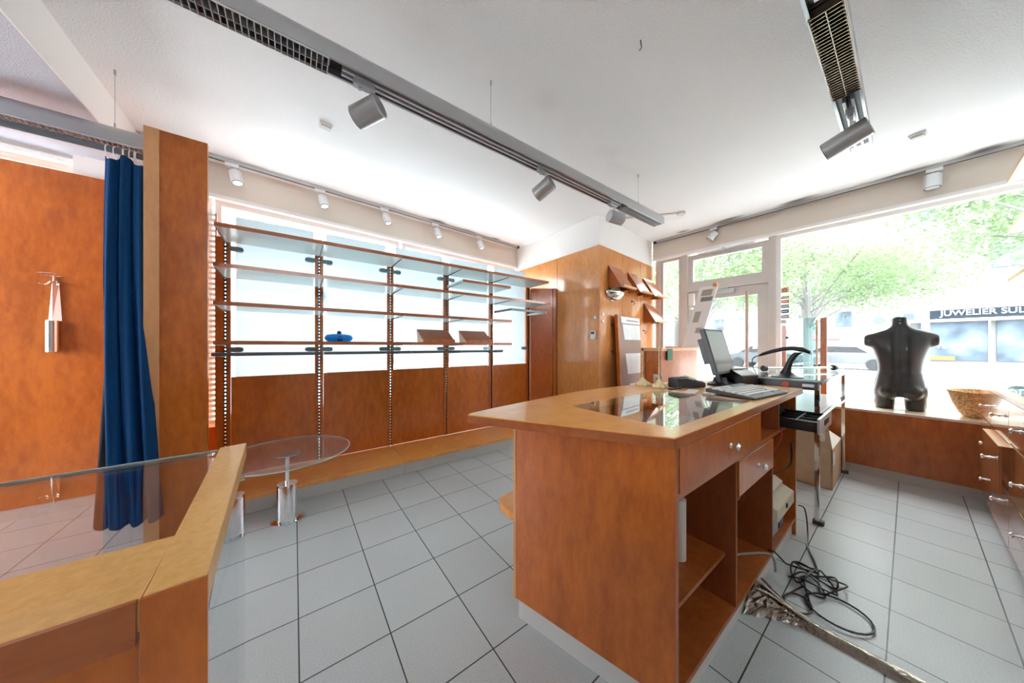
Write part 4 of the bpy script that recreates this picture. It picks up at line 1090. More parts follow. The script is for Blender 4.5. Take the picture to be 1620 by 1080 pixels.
# leaning price board on the podium
t = thing('price_board', 'tall white board leaning by the door with grey patches on it', 'board', (4.55, 1.85, 1.248))
def pb(u, v, w=0.0):   # u across, v up the board
    o_ = Vector((4.55, 1.970, 1.248)); ux = Vector((0.0, -0.22, 0.0)); vx = Vector((0.03, -0.225, 0.84))
    return o_ + ux * u + vx * v + Vector((-1, 0, 0)) * w
def pq(u0, u1, v0, v1, w0, w1): return MB().hexa([pb(u0, v0, w0), pb(u1, v0, w0), pb(u1, v1, w0), pb(u0, v1, w0)], [pb(u0, v0, w1), pb(u1, v0, w1), pb(u1, v1, w1), pb(u0, v1, w1)])
obj('board', pq(0, 1, 0, 1, 0, 0.01), PAPER, t, world=True, smooth=False)
obj('patch', pq(0.18, 0.52, 0.42, 0.60, 0.0102, 0.012), plain('tan_print', (0.45, 0.40, 0.32), 0.6), t, world=True, smooth=False)
obj('patch', pq(0.52, 0.86, 0.24, 0.33, 0.0102, 0.012), plain('grey_print', (0.45, 0.44, 0.43), 0.6), t, world=True, smooth=False)
obj('banner', pq(0.28, 0.92, 0.76, 0.83, 0.0102, 0.012), plain('dark_print', (0.22, 0.23, 0.24), 0.6), t, world=True, smooth=False)
obj('photo', pq(0.22, 0.80, 0.85, 0.95, 0.0102, 0.012), plain('brown_print', (0.42, 0.34, 0.28), 0.6), t, world=True, smooth=False)
m = MB(); q = pb(0.9, 0.985, 0.02); m.lathe([(0.03, 0), (0.035, 0.02), (0.02, 0.05)], tuple(q), 12); m.tube([q, q + Vector((0.03, 0.03, 0.03)), q + Vector((0.06, 0.0, 0.0))], 0.01, 6); obj('ribbon', m, plain('copper_ribbon', (0.55, 0.25, 0.10), 0.5), t, world=True)

mC = (c1[1] - c0[1]) / (c1[0] - c0[0])
def cy_at(x): return c0[1] + mC * (x - c0[0])
ang = math.atan(mC)
def wall_shelf(x, z, label):
    t = thing('sloping_wall_shelf', label, 'wall shelf', (x, cy_at(x) - 0.001, z), ang, 'sloping wooden shelves on the column')
    w = 0.37
    m = MB(); m.hexa([(0, -0.004, -0.012), (w, -0.004, -0.012), (w, -0.19, -0.325), (0, -0.19, -0.325)], [(0, -0.004, 0.0), (w, -0.004, 0.0), (w, -0.198, -0.318), (0, -0.198, -0.318)]); obj('sloping_board', m, W_EDGE, t, smooth=False)
    m = MB(); m.box(0, w, -0.232, -0.194, -0.327, -0.317); m.box(0, w, -0.236, -0.230, -0.327, -0.300); obj('lip', m, W_LIGHT, t, smooth=False)
    for sx in (0.012, w - 0.024):
        m = MB(); m.loft([[(sx + q, y, z_) for y, z_ in ((0, -0.02), (0, -0.32), (-0.178, -0.322), (-0.004, -0.03))] for q in (0, 0.012)]); obj('side_board', m, W_EDGE, t, smooth=False)
wall_shelf(3.50, 2.39, 'sloping shelf on the column, upper row, above the silver bowl')
wall_shelf(4.06, 2.385, 'sloping shelf on the column, upper row, middle one')
wall_shelf(4.58, 2.38, 'sloping shelf on the column, upper row, nearest the window')
wall_shelf(4.60, 1.97, 'single sloping shelf on the column, below the upper row')
t = thing('wall_bowl', 'shiny silver half bowl fixed to the column under a sloping shelf', 'bowl', (3.62, cy_at(3.62), 1.93), ang)
m = MB(); nu, nv = 24, 10; g = []
for j in range(nv + 1):
    a = math.pi / 2 * j / nv
    g.append([(0.20 * math.cos(math.pi * i / nu) * math.cos(a * 0.98), -0.002 - 0.15 * math.sin(math.pi * i / nu) * math.cos(a * 0.98), 0.10 - 0.13 * math.sin(a)) for i in range(nu + 1)])
m.loft(g, close=False); o = obj('shell', m, plain('silver', (0.75, 0.78, 0.78), 0.12, metal=1.0), t); o.modifiers.new('thick', 'SOLIDIFY').thickness = 0.004
m = MB(); m.lathe([(0.01, 0), (0.12, 0.02), (0.13, 0.05), (0.08, 0.13), (0.01, 0.14)], (0, -0.05, 0.02), 24, 1.2, 0.35); obj('filling', m, plain('yellow_green', (0.45, 0.42, 0.14), 0.4), t)
for k, (x, z, where) in enumerate(((4.20, 1.955, 'under the middle sloping shelf'), (3.60, 1.57, 'left of the leaning poster rack, upper'), (3.61, 1.19, 'left of the leaning poster rack, lower'), (4.60, 1.52, 'right of the leaning poster rack'))):
    t = thing('wall_hook', 'small black hook on the column %s' % where, 'hook', (x, cy_at(x), z), ang, 'black hooks on the column')
    m = MB(); m.cyl((0, 0, 0), (0, -0.006, 0), 0.018, 14); obj('rose', m, BLACKM, t)
    m = MB(); m.tube([(0, -0.004, 0), (0, -0.035, -0.005), (0, -0.045, -0.03), (0, -0.035, -0.045), (0, -0.02, -0.03)], 0.005); obj('hook', m, BLACK, t)
for k, (x, y, z, where) in enumerate(((3.285, 2.53, 1.655, 'round the corner above the keypad'), (3.36, cy_at(3.36), 1.70, 'upper of the two on the wide face'), (3.36, cy_at(3.36), 1.60, 'lower of the two on the wide face'))):
    m = MB(); m.cyl((x, y, z), (x - (0.012 if k == 0 else 0), y - (0 if k == 0 else 0.012), z), 0.022, 16)
    o = obj('wall_socket', m, WHITE, loc=None); tag(o, 'small round white disc at the column corner, %s' % where, 'disc', 'white discs at the column corner')
t = thing('alarm_keypad', 'small white alarm keypad on the orange column side', 'keypad', (3.285, 2.56, 1.37))
obj('case', MB().box(3.258, 3.285, 2.52, 2.60, 1.36, 1.475), WHITE, t, world=True, smooth=False, bevel=0.005)
obj('display', MB().box(3.2565, 3.258, 2.53, 2.59, 1.43, 1.465), BLACK, t, world=True, smooth=False)
# tall brochure rack leaning on the column
t = thing('poster_rack', 'tall brown board with white posters leaning against the column', 'display board', (3.95, 2.42, 0))
def rk(x, z, off): return Vector((x, cy_at(x) - 0.03 - 0.10 * (1 - z / 1.72) - off, z))
def rq(xa0, xb0, z0, xa1, xb1, z1, o0, o1): return MB().hexa([rk(xa0, z0, o0), rk(xb0, z0, o0), rk(xb0, z0, o1), rk(xa0, z0, o1)], [rk(xa1, z1, o0), rk(xb1, z1, o0), rk(xb1, z1, o1), rk(xa1, z1, o1)])
obj('board', rq(3.64, 4.36, 0.0, 3.66, 4.36, 1.70, 0.0, 0.02), plain('brown_board', (0.30, 0.19, 0.14), 0.5), t, world=True, smooth=False)
obj('side_strip', rq(3.60, 3.64, 0.0, 3.62, 3.66, 1.71, 0.0, 0.05), W_PANEL, t, world=True, smooth=False)
PST = plain('poster_white', (0.72, 0.76, 0.77), 0.35, noise=0.08, nscale=7)
h = obj('header', rq(3.78, 4.34, 1.60, 3.76, 4.34, 1.695, 0.021, 0.024), PAPER, t, world=True, smooth=False)
for dx, w_, z_ in ((0.03, 0.05, 1.655), (0.12, 0.03, 1.65), (0.17, 0.03, 1.648), (0.22, 0.03, 1.646), (0.27, 0.03, 1.645), (0.32, 0.03, 1.643)):
    pass
for a0, a1, z0, z1 in ((3.80, 4.34, 1.36, 1.585), (3.84, 4.34, 0.86, 1.16), (3.92, 4.34, 0.40, 0.72)):
    obj('poster', rq(a0 + 0.04, a1, z0, a0, a1, z1, 0.021, 0.024), PST, t, world=True, smooth=False)
m = rq(3.92, 4.30, 1.632, 3.92, 4.30, 1.655, 0.0245, 0.0255)
obj('header_print', m, plain('grey_print2', (0.35, 0.38, 0.4), 0.6), h, world=True, smooth=False)

# ------------------------------------------------------------ window bench, dummy torso, basket, glass screen
t = thing('window_bench', 'long orange wooden bench platform below the shop window', 'bench', (4.8, 0, 0))
xb0 = 4.545
obj('front_panel', MB().box(xb0, xb0 + 0.02, -1.0, 0.98, 0.085, 0.628), W_PANEL, t, world=True, smooth=False)
obj('top_board', MB().prism([(xb0 - 0.005, -1.0), WRp(-1.0), WRp(0.98), (xb0 - 0.005, 0.98)], 0.620, 0.640), plain('bench_top', (0.74, 0.62, 0.50), 0.15), t, world=True, smooth=False)
obj('end_panel', MB().box(xb0, 5.06, 0.96, 0.98, 0.085, 0.62), W_PANEL, t, world=True, smooth=False)
obj('skirting', MB().box(xb0 + 0.012, xb0 + 0.03, -1.0, 0.97, 0.0, 0.085), PLINTH, t, world=True, smooth=False)
# torso
t = thing('mannequin_torso', 'black headless and armless mannequin torso seen from behind on the window bench', 'mannequin', (4.86, 0.055, 0.6405), R(4))
rows = [(1.555 - 0.64, 0.051, 0.050, 0.0), (1.50 - 0.64, 0.052, 0.054, 0.0), (1.470 - 0.64, 0.062, 0.060, 0.0), (1.437 - 0.64, 0.104, 0.068, 0.0), (1.412 - 0.64, 0.160, 0.074, 0.0), (1.388 - 0.64, 0.215, 0.074, 0.0),
        (1.35 - 0.64, 0.212, 0.086, 0.0), (1.30 - 0.64, 0.192, 0.098, 0.0), (1.265 - 0.64, 0.182, 0.104, 0.0), (1.22 - 0.64, 0.168, 0.106, 0.0), (1.15 - 0.64, 0.150, 0.101, 0.0), (1.08 - 0.64, 0.139, 0.093, 0.0), (1.03 - 0.64, 0.138, 0.090, 0.0),
        (0.98 - 0.64, 0.146, 0.094, -0.005), (0.93 - 0.64, 0.156, 0.104, -0.012), (0.88 - 0.64, 0.163, 0.112, -0.018), (0.83 - 0.64, 0.167, 0.114, -0.018), (0.79 - 0.64, 0.166, 0.105, -0.010), (0.765 - 0.64, 0.162, 0.090, 0.0)]
m = MB(); n = 48
def ringpt(q, w, dp, off, z, groove):
    e = 2.4
    c, s = math.cos(q), math.sin(q)
    y = w * math.copysign(abs(c) ** (2 / e), c); x = dp * math.copysign(abs(s) ** (2 / e), s)
    if s < 0:                                   # back side faces -X: spine furrow
        x += groove * math.exp(-(y / 0.022) ** 2)
        x -= groove * 0.5 * math.exp(-((abs(y) - 0.06) / 0.03) ** 2)
    return (x + off, y, z)
m.loft([[ringpt(2 * math.pi * i / n, w, dp, off, z, 0.014 if 0.35 < z < 0.80 else 0.006) for i in range(n)] for z, w, dp, off in rows])
for s in (-1, 1):
    m.loft([[(0.0 + dx + rx * math.cos(2 * math.pi * i / 28), s * cyy + ry * math.sin(2 * math.pi * i / 28), z) for i in range(28)] for z, rx, ry, cyy, dx in ((0.0, 0.080, 0.062, 0.093, 0.0), (0.05, 0.086, 0.065, 0.094, 0.0), (0.11, 0.092, 0.068, 0.093, -0.004), (0.16, 0.095, 0.068, 0.090, -0.01), (0.21, 0.08, 0.06, 0.086, -0.01))])
    m.loft([[(-0.064 + 0.080 * math.sin(a) * math.cos(2 * math.pi * i / 24), s * 0.072 + 0.070 * math.sin(a) * math.sin(2 * math.pi * i / 24), 0.185 - 0.088 * math.cos(a)) for i in range(24)] for a in [math.pi * (k + 0.3) / 10.6 for k in range(11)]])
    m.loft([[(0.0 + r * math.cos(2 * math.pi * i / 20), s * yy, zc + r * 1.25 * math.sin(2 * math.pi * i / 20)) for i in range(20)] for yy, r, zc in ((0.10, 0.060, 0.660), (0.18, 0.053, 0.676), (0.229, 0.043, 0.688))])
body = obj('body', m, MANN, t)
rm = body.modifiers.new('remesh', 'REMESH'); rm.mode = 'VOXEL'; rm.voxel_size = 0.007; rm.use_smooth_shade = True
sm = body.modifiers.new('smooth', 'SMOOTH'); sm.iterations = 14; sm.factor = 0.6
m = MB(); m.lathe([(0.048, 0.910), (0.044, 0.916)], n=24); obj('neck_cap', m, BLACKM, t)
m = MB(); m.cyl((-0.048, 0, 0.855), (-0.060, 0, 0.855), 0.008, 12); m.cyl((-0.046, 0, 0.885), (-0.056, 0, 0.885), 0.006, 12); obj('fitting', m, CHROME, t)
# basket
t = thing('wicker_basket', 'small round wicker basket on the window bench beside the drawer cabinet', 'basket', (4.85, -0.425, 0.6405))
m = MB(); m.lathe([(0.02, 0.0), (0.135, 0.0), (0.155, 0.03), (0.19, 0.12), (0.215, 0.225), (0.205, 0.225), (0.18, 0.12), (0.145, 0.03), (0.125, 0.012), (0.02, 0.012)], n=40); obj('body', m, WICKER, t)
m = MB(); m.torus((0, 0, 0.225), 0.212, 0.009, (0, 0, 1), 44, 8); obj('rim', m, WICKER, t)
m = MB(); a0 = math.pi * 0.90
for k, (zz, da) in enumerate(((0.185, 0.16), (0.135, 0.10))): m.tube([((0.206 - (0.225 - zz) * 0.24) * 1.03 * math.cos(a0 + q * da), (0.206 - (0.225 - zz) * 0.24) * 1.03 * math.sin(a0 + q * da), zz) for q in (-1, -0.3, 0.3, 1)], 0.006, 6)
obj('handle', m, W_LIGHT, t)
# glass screen on the bench
t = thing('glass_screen', 'glass screen with two orange wooden posts standing on the window bench', 'glass screen', (4.85, 0.74, 0.6405))
obj('post', MB().box(4.83, 4.87, 0.552, 0.602, 0.6405, 1.59), W_PANEL, t, world=True, smooth=False)
obj('post', MB().box(4.83, 4.87, 0.895, 0.935, 0.6405, 1.52), W_PANEL, t, world=True, smooth=False)
obj('post', MB().box(4.845, 4.862, 0.625, 0.640, 0.6405, 1.57), W_LIGHT, t, world=True, smooth=False)
m = MB(); m.box(4.848, 4.856, 0.643, 0.893, 0.66, 1.60); obj('pane', m, GLASS_G, t, world=True, smooth=False)
m = MB(); m.cyl((4.825, 0.885, 1.37), (4.84, 0.885, 1.37), 0.014, 16); obj('knob', m, BLACKM, t, world=True)
# payment stickers on the shop window
sx_, sy_ = WRp(0.965)
for k, (z, hh, mt, w) in enumerate(((1.965, 0.07, 'ring', 'topmost, orange frame with a dark circle'), (1.885, 0.035, 'grey', 'second from the top, grey'), (1.83, 0.04, 'red', 'third from the top, red and white'), (1.765, 0.045, 'teal', 'fourth from the top, grey green'), (1.70, 0.045, 'navy', 'fifth from the top, navy and red'), (1.63, 0.045, 'grey', 'sixth from the top, grey with a dot'), (1.565, 0.045, 'pale', 'lowest of the full row, pale grey'))):
    cols = {'ring': (0.75, 0.42, 0.25), 'grey': (0.28, 0.30, 0.32), 'red': (0.60, 0.08, 0.06), 'teal': (0.20, 0.28, 0.28), 'navy': (0.06, 0.08, 0.22), 'pale': (0.45, 0.47, 0.48)}
    t = thing('sticker', 'payment sticker on the shop window edge, %s' % w, 'sticker', (sx_ + 0.068, sy_, z), group='payment stickers on the shop window')
    obj('backing', MB().box(-0.002, 0, -0.040, 0.040, 0, hh), plain('sticker_' + mt, cols[mt], 0.5), t, smooth=False)
    m = MB()
    if mt == 'ring': m.torus((-0.003, 0, hh / 2), 0.018, 0.003, (1, 0, 0), 20, 6)
    else: m.box(-0.003, -0.002, -0.028, 0.028, hh * 0.38, hh * 0.62)
    obj('emblem', m, BLACK if mt == 'ring' else PAPER, t, smooth=False)

# ------------------------------------------------------------ drawer cabinet on the right
t = thing('drawer_cabinet', 'long low wooden drawer cabinet with chrome knobs at the right edge', 'cabinet', (3.5, -0.6, 0))
YF = -0.352
CGL = wood('wood_cabinet', (0.36, 0.115, 0.035), (0.52, 0.19, 0.065), rough=0.16, coat=0.9)
obj('carcass', MB().box(2.13, 4.53, -1.01, YF - 0.012, 0.06, 0.945), CGL, t, world=True, smooth=False)
obj('top_board', MB().box(2.12, 4.538, -1.015, YF + 0.004, 0.945, 0.968), W_LIGHT, t, world=True, smooth=False, bevel=0.002)
obj('plinth', MB().box(2.14, 4.52, -1.0, YF - 0.03, 0.0, 0.06), CGL, t, world=True, smooth=False)
cols_x = [(4.045, 4.53), (3.405, 4.035), (2.765, 3.395), (2.135, 2.755)]
rows_z = [(0.705, 0.940), (0.385, 0.695), (0.07, 0.375)]
for ci, (xa, xb) in enumerate(cols_x):
    for ri, (za, zb) in enumerate(rows_z):
        po = 0.032 if (ci == 1 and ri == 1) else 0.0
        dft = obj('drawer', MB().box(xa, xb, YF - 0.012 + po, YF + po, za, zb - (0.03 if po else 0)), CGL, t, world=True, smooth=False, bevel=0.0015)
        if po:
            obj('drawer_top_edge_lit', MB().box(xa, xb, YF - 0.010, YF + po - 0.0005, zb - 0.03, zb - 0.026), W_LIGHT, dft, world=True, smooth=False)  # pale strip paints the light caught by the drawer front's top edge
        xk = (xa + xb) / 2 + (0.0 if ci else -0.08)
        zk = {0: 0.815, 1: 0.53, 2: 0.26}[ri]
        knob(dft, xk, YF + po, zk, 0.95, n=(0, 1, 0))
def glass_sheet(dz, rr, label):
    m = MB(); m.prism([(2.6, -0.95), (4.40, -0.95), (4.42, -0.62), (4.30, -0.46 + rr), (4.0, -0.41 + rr), (3.3, -0.395 + rr), (2.6, -0.40 + rr)], 0.9685 + dz, 0.9765 + dz)
    o = obj('glass_sheet', m, GEDGE if False else GLASS_G, smooth=False, bevel=0.0)
    tag(o, label, 'glass sheet', 'glass sheets lying on the drawer cabinet')
glass_sheet(0.0, 0.0, 'lower of two curved glass sheets on the drawer cabinet')
glass_sheet(0.010, -0.02, 'upper of two curved glass sheets on the drawer cabinet')
t0_ = None
for k, (z, lab) in enumerate(((2.52, 'topmost'), (2.13, 'middle'), (1.757, 'lowest'))):
    t = thing('wall_shelf', 'pale wall shelf cut off by the right edge, %s of three' % lab, 'shelf', (3.5, -0.75, z), group='wall shelves at the right edge')
    obj('board', MB().box(2.3, 4.40, -1.018, -0.462, z, z + 0.022), LAMI, t, world=True, smooth=False)
    obj('wood_edge', MB().box(2.3, 4.40, -0.462, -0.45, z - 0.001, z + 0.023), W_LIGHT, t, world=True, smooth=False)

# ------------------------------------------------------------ on the floor
t = thing('cable_duct', 'silver taped cable duct running across the tiles from the counter', 'cable duct', (1.87, 0.1, 0))
rnd = random.Random(3)
m = MB(); rings = []
for i in range(60):
    y = 0.33 - i * 0.025
    rings.append([(1.872 + px_ + rnd.uniform(-0.0015, 0.0015), y, pz + (rnd.uniform(-0.0015, 0.0015) if pz > 0.001 else 0)) for px_, pz in ((-0.040, 0.0005), (-0.030, 0.006), (-0.022, 0.019), (-0.006, 0.025), (0.010, 0.024), (0.022, 0.015), (0.030, 0.005), (0.040, 0.0005))])
m.loft(rings); obj('tape_cover', m, TAPE, t, world=True)
m = MB(); nn_ = 15; rings = []
for i in range(14):
    f = i / 13.0
    y = 0.468 - 0.17 * f
    wl_, wr_ = 1.872 - (0.13 * (1 - f) ** 1.2 + 0.040), 1.872 + (0.10 * (1 - f) ** 1.5 + 0.040)
    ring = []
    for k in range(nn_):
        u = k / (nn_ - 1.0)
        env = math.sin(math.pi * u)
        ring.append((wl_ + (wr_ - wl_) * u + rnd.uniform(-0.006, 0.006), y + rnd.uniform(-0.006, 0.006), 0.001 + env * (0.026 + 0.045 * (1 - f)) + env * rnd.uniform(-0.012, 0.012)))
    rings.append(ring)
m.loft(rings); obj('crumpled_tape', m, TAPE, t, world=True, smooth=False)
m = MB()
for k in range(3):
    m.tube([(1.83 + 0.05 * k, 0.45, 0.075), (1.85 + 0.02 * k, 0.40, 0.066 + 0.004 * k), (1.86 + 0.01 * k, 0.34, 0.045), (1.865 + 0.008 * k, 0.27, 0.026)], 0.006, 6)
obj('cable_bundle', m, TAPE, t, world=True)
t = thing('coiled_cable', 'black cable tangle lying in loops on the tiles beside the counter', 'cable', (2.2, 0.25, 0))
pts = []
for i in range(150):
    a = i * 0.21
    rx = 0.07 + 0.05 * math.sin(i * 0.11); ry = 0.06 + 0.03 * math.cos(i * 0.17)
    cx = 2.24 + 0.06 * math.sin(i * 0.05); cyy = 0.30 + 0.05 * math.sin(i * 0.083)
    pts.append((cx + rx * math.cos(a), cyy + ry * math.sin(a), 0.006 + 0.03 * (0.5 + 0.5 * math.sin(i * 0.37))))
m = MB(); m.tube([(2.13, 0.47, 0.13), (2.14, 0.445, 0.13), (2.16, 0.40, 0.08)] + pts, 0.0042, 7); obj('tangle', m, BLACK, t, world=True)
m = MB(); loop = [(2.20 + 0.0, 0.34, 0.02)]
for i in range(26):
    a = math.pi * 0.75 - i * 2 * math.pi / 22
    loop.append((2.07 + 0.11 * math.cos(a), 0.20 + 0.11 * math.sin(a), 0.006 + 0.001 * i * 0.3))
m.tube(loop, 0.0042, 7); obj('loose_loop', m, BLACK, t, world=True)
m = MB(); loop = [(2.12, 0.33, 0.02)]
for i in range(20):
    a = math.pi * 0.5 + i * 2 * math.pi / 18
    loop.append((1.99 + 0.07 * math.cos(a), 0.325 + 0.05 * math.sin(a), 0.006))
m.tube(loop, 0.004, 7); obj('loose_loop', m, BLACK, t, world=True)
m = MB(); m.tube([(2.68, 0.47, 0.62), (2.62, 0.462, 0.50), (2.50, 0.50, 0.46), (2.30, 0.60, 0.42), (2.20, 0.70, 0.38)], 0.005, 7); tag(obj('power_cable', m, BLACK), 'black cable drooping across the open end of the counter', 'cable')
m = MB(); m.tube([(2.29, 0.50, 0.80), (2.285, 0.445, 0.78), (2.25, 0.44, 0.72), (2.22, 0.47, 0.65)], 0.0035, 7); tag(obj('power_cable', m, RED), 'thin red cable hanging from the small open compartment', 'cable')
m = MB(); m.tube([(2.72, 0.44, 0.20), (2.76, 0.42, 0.18), (2.78, 0.41, 0.10), (2.74, 0.40, 0.02), (2.60, 0.38, 0.008), (2.45, 0.33, 0.008), (2.38, 0.31, 0.008)], 0.0042, 7); tag(obj('power_cable', m, BLACK), 'black cable running down the end board of the counter to the floor', 'cable')
m = MB(); m.tube([(1.75, 0.80, 0.122), (1.86, 0.62, 0.123), (2.0, 0.54, 0.123), (2.10, 0.47, 0.123), (2.135, 0.445, 0.09), (2.14, 0.44, 0.02)], 0.006, 7); tag(obj('power_cable', m, plain('grey_cable', (0.35, 0.34, 0.33), 0.5)), 'grey cable lying on the bottom board of the counter', 'cable')

# ------------------------------------------------------------ outside
PAVE = plain('paving', (0.30, 0.305, 0.31), 0.8, noise=0.05, nscale=0.8)
mb = MB(); mb.prism([(5.45, -60), (90, -60), (90, 80), (5.45, 80)], -0.25, -0.12); mb.prism([(-60, 4.65), (5.45, 4.65), (5.45, 80), (-60, 80)], -0.25, -0.12)
o = struct('pavement', mb, PAVE)
FAC = plain('facade_white', (0.17, 0.17, 0.17), 0.9)
FGL = plain('shop_glass', (0.08, 0.105, 0.135), 0.35, spec=0.1, noise=0.6, nscale=0.9)
t = thing('shop_building', 'pale shop building across the street with a jeweller sign', 'building', (34, -6, -0.12))
obj('facade', MB().box(34.0, 40, -30, 1.5, -0.12, 14), FAC, t, world=True, smooth=False)
for yy0, yy1 in ((-2.95, -0.4), (-4.5, -3.15), (-9, -4.8), (-14, -9.3)):
    f = obj('shop_window', MB().box(33.9, 34.0, yy0, yy1, 0.35, 2.75), FGL, t, world=True, smooth=False)
    obj('window_frame', MB().box(33.86, 33.9, yy0, yy0 + 0.07, 0.2, 2.8), FRAME_W, f, world=True, smooth=False)
for k in range(4):
    for z in (6.0, 9.5):
        f = obj('window', MB().box(33.9, 34.0, -1.2 - 3.0 * k, 0.0 - 3.0 * k, z, z + 1.6), FGL, t, world=True, smooth=False)
obj('awning_edge', MB().box(33.3, 34.0, -30, 0.2, 2.82, 2.98), FRAME_W, t, world=True, smooth=False)
obj('poster_band', MB().box(33.82, 33.86, -1.75, -0.45, 0.35, 0.62), plain('orange_band', (0.20, 0.09, 0.03), 0.7), t, world=True, smooth=False)
t = thing('shop_sign', 'dark shop fascia sign with white letters across the street', 'sign', (33.9, -3, 2.98))
obj('board', MB().box(33.75, 33.9, -8.0, -0.55, 2.99, 3.58), plain('sign_slate', (0.012, 0.018, 0.025), 0.8, spec=0.1), t, world=True, smooth=False)
SGW = plain('sign_letter', (0.40, 0.42, 0.42), 0.6)
o = text_part('lettering', 'JUWELIER SUL', SGW, t, Vector((33.74, -1.22, 3.12)) - t.location, (R(90), 0, R(-90)), 0.46, 0.02, 1.0, 0.004)
dims = o.dimensions
xs = [v.co.x for v in o.data.vertices]
o.scale.x = 2.80 / (max(xs) - min(xs))
o = text_part('window_lettering', 'Va', SGW, t, Vector((33.85, -1.05, 1.05)) - t.location, (R(90), 0, R(-90)), 0.38, 0.01, 1.0, 0.01)
t = thing('billboard', 'white billboard with grey shapes beside the shop sign across the street', 'sign', (33, 1.0, 2.4))
obj('board', MB().box(32.95, 33.05, 0.15, 1.75, 2.65, 3.55), SGW, t, world=True, smooth=False)
m = MB(); m.cyl((32.94, 1.25, 3.05), (32.9, 1.25, 3.05), 0.28, 24); m.cyl((32.94, 0.45, 3.1), (32.9, 0.45, 3.1), 0.30, 24); obj('emblem', m, plain('grey_blob', (0.06, 0.07, 0.08), 0.7), t, world=True)
obj('pole', MB().box(32.96, 33.04, 0.9, 1.0, -0.12, 2.65), FRAME_W, t, world=True, smooth=False)
t = thing('traffic_sign', 'square white and grey sign on a post across the street', 'sign', (30, -0.05, -0.12))
obj('panel', MB().box(29.95, 30.0, -0.30, 0.30, 2.75, 3.35), SGW, t, world=True, smooth=False)
obj('centre', MB().box(29.93, 29.95, -0.20, 0.20, 2.85, 3.25), plain('slate_blue', (0.05, 0.065, 0.08), 0.7), t, world=True, smooth=False)
obj('post', MB().box(29.96, 30.04, -0.04, 0.04, -0.12, 2.75), FRAME_W, t, world=True, smooth=False)
t = thing('lamp_post', 'tall pale lamp post between tree and shop sign', 'lamp post', (28, -0.55, -0.12))
m = MB(); m.cone((28, -0.55, -0.12), (28, -0.55, 7.5), 0.16, 0.10, 14); obj('pole', m, plain('post_pale', (0.14, 0.125, 0.11), 0.7), t, world=True)
m = MB(); m.lathe([(0.1, 0), (0.32, 0.15), (0.30, 0.5), (0.05, 0.6)], (28, -0.55, 7.5), 16); obj('lantern', m, SGW, t, world=True)
# houses farther off
def house(x0, x1, y0, y1, h, label, n, face='x', col=(0.17, 0.17, 0.16)):
    t = thing('house', label, 'building', ((x0 + x1) / 2, (y0 + y1) / 2, -0.12))
    obj('walls', MB().box(x0, x1, y0, y1, -0.12, h), plain('house_wall', col, 0.9), t, world=True, smooth=False)
    for k in range(n):
        for z in (3.6, 7.0, 10.4):
            if z + 1.6 > h: continue
            if face == 'x':
                w = (y1 - y0) / n; f = obj('window', MB().box(x0 - 0.08, x0, y0 + w * (k + 0.3), y0 + w * (k + 0.7), z, z + 1.7), FGL, t, world=True, smooth=False)
            else:
                w = (x1 - x0) / n; f = obj('window', MB().box(x0 + w * (k + 0.3), x0 + w * (k + 0.7), y0 - 0.08, y0, z, z + 1.7), FGL, t, world=True, smooth=False)
house(52, 60, 3, 22, 13, 'pale house far behind the trees beyond the shop window', 6)
house(46, 56, 24, 48, 12, 'pale house far behind the entrance door', 7)
house(-14, 12, 24, 32, 13, 'pale house across the side street beyond the shelving windows', 9, 'y', (0.16, 0.17, 0.18))
t = thing('red_awning', 'long red awning of a market stall far beyond the glass screen', 'awning', (38, 8, 1.5))
m = MB(); m.hexa([(37, 3.5, 1.75), (39, 3.5, 2.3), (39, 16, 2.3), (37, 16, 1.75)], [(37, 3.5, 1.85), (39, 3.5, 2.4), (39, 16, 2.4), (37, 16, 1.85)]); obj('canopy', m, plain('awning_red', (0.16, 0.045, 0.045), 0.8), t, world=True, smooth=False)
m = MB()
for y in (3.7, 7.8, 11.9, 15.8): m.cyl((38.8, y, -0.12), (38.8, y, 2.3), 0.05, 8)
obj('poles', m, ALU, t, world=True)
def car(x, y, rz, col, label):
    t = thing('car', label, 'car', (x, y, -0.12), rz)
    m = MB()
    prof = [(-2.1, 0.35), (-2.1, 0.75), (-1.9, 0.92), (-1.2, 0.98), (-0.7, 1.38), (0.7, 1.42), (1.35, 1.0), (2.0, 0.88), (2.1, 0.7), (2.1, 0.35)]
    m.loft([[(px_, yy, pz * (0.98 if abs(yy) > 0.7 else 1)) for px_, pz in prof] for yy in (-0.82, -0.6, 0.6, 0.82)]); obj('body', m, plain('car_paint', col, 0.25), t, smooth=False, bevel=0.05)
    m = MB(); m.loft([[(px_, yy, pz) for px_, pz in ((-1.12, 1.0), (-0.68, 1.34), (0.66, 1.37), (1.22, 1.02))] for yy in (-0.825, 0.825)]); obj('glazing', m, BLACK, t, smooth=False)
    for wx in (-1.35, 1.35):
        for wy in (-0.80, 0.80):
            m = MB(); m.cyl((wx, wy - 0.1, 0.32), (wx, wy + 0.1, 0.32), 0.32, 20); obj('wheel', m, BLACK, t)
car(24, 5.2, R(80), (0.07, 0.08, 0.09), 'dark car parked beyond the wooden post of the glass screen')
car(27, 2.4, R(84), (0.10, 0.11, 0.12), 'silver car parked between glass screen and mannequin')
car(26, 9.5, R(84), (0.13, 0.03, 0.03), 'red car parked beyond the entrance door')

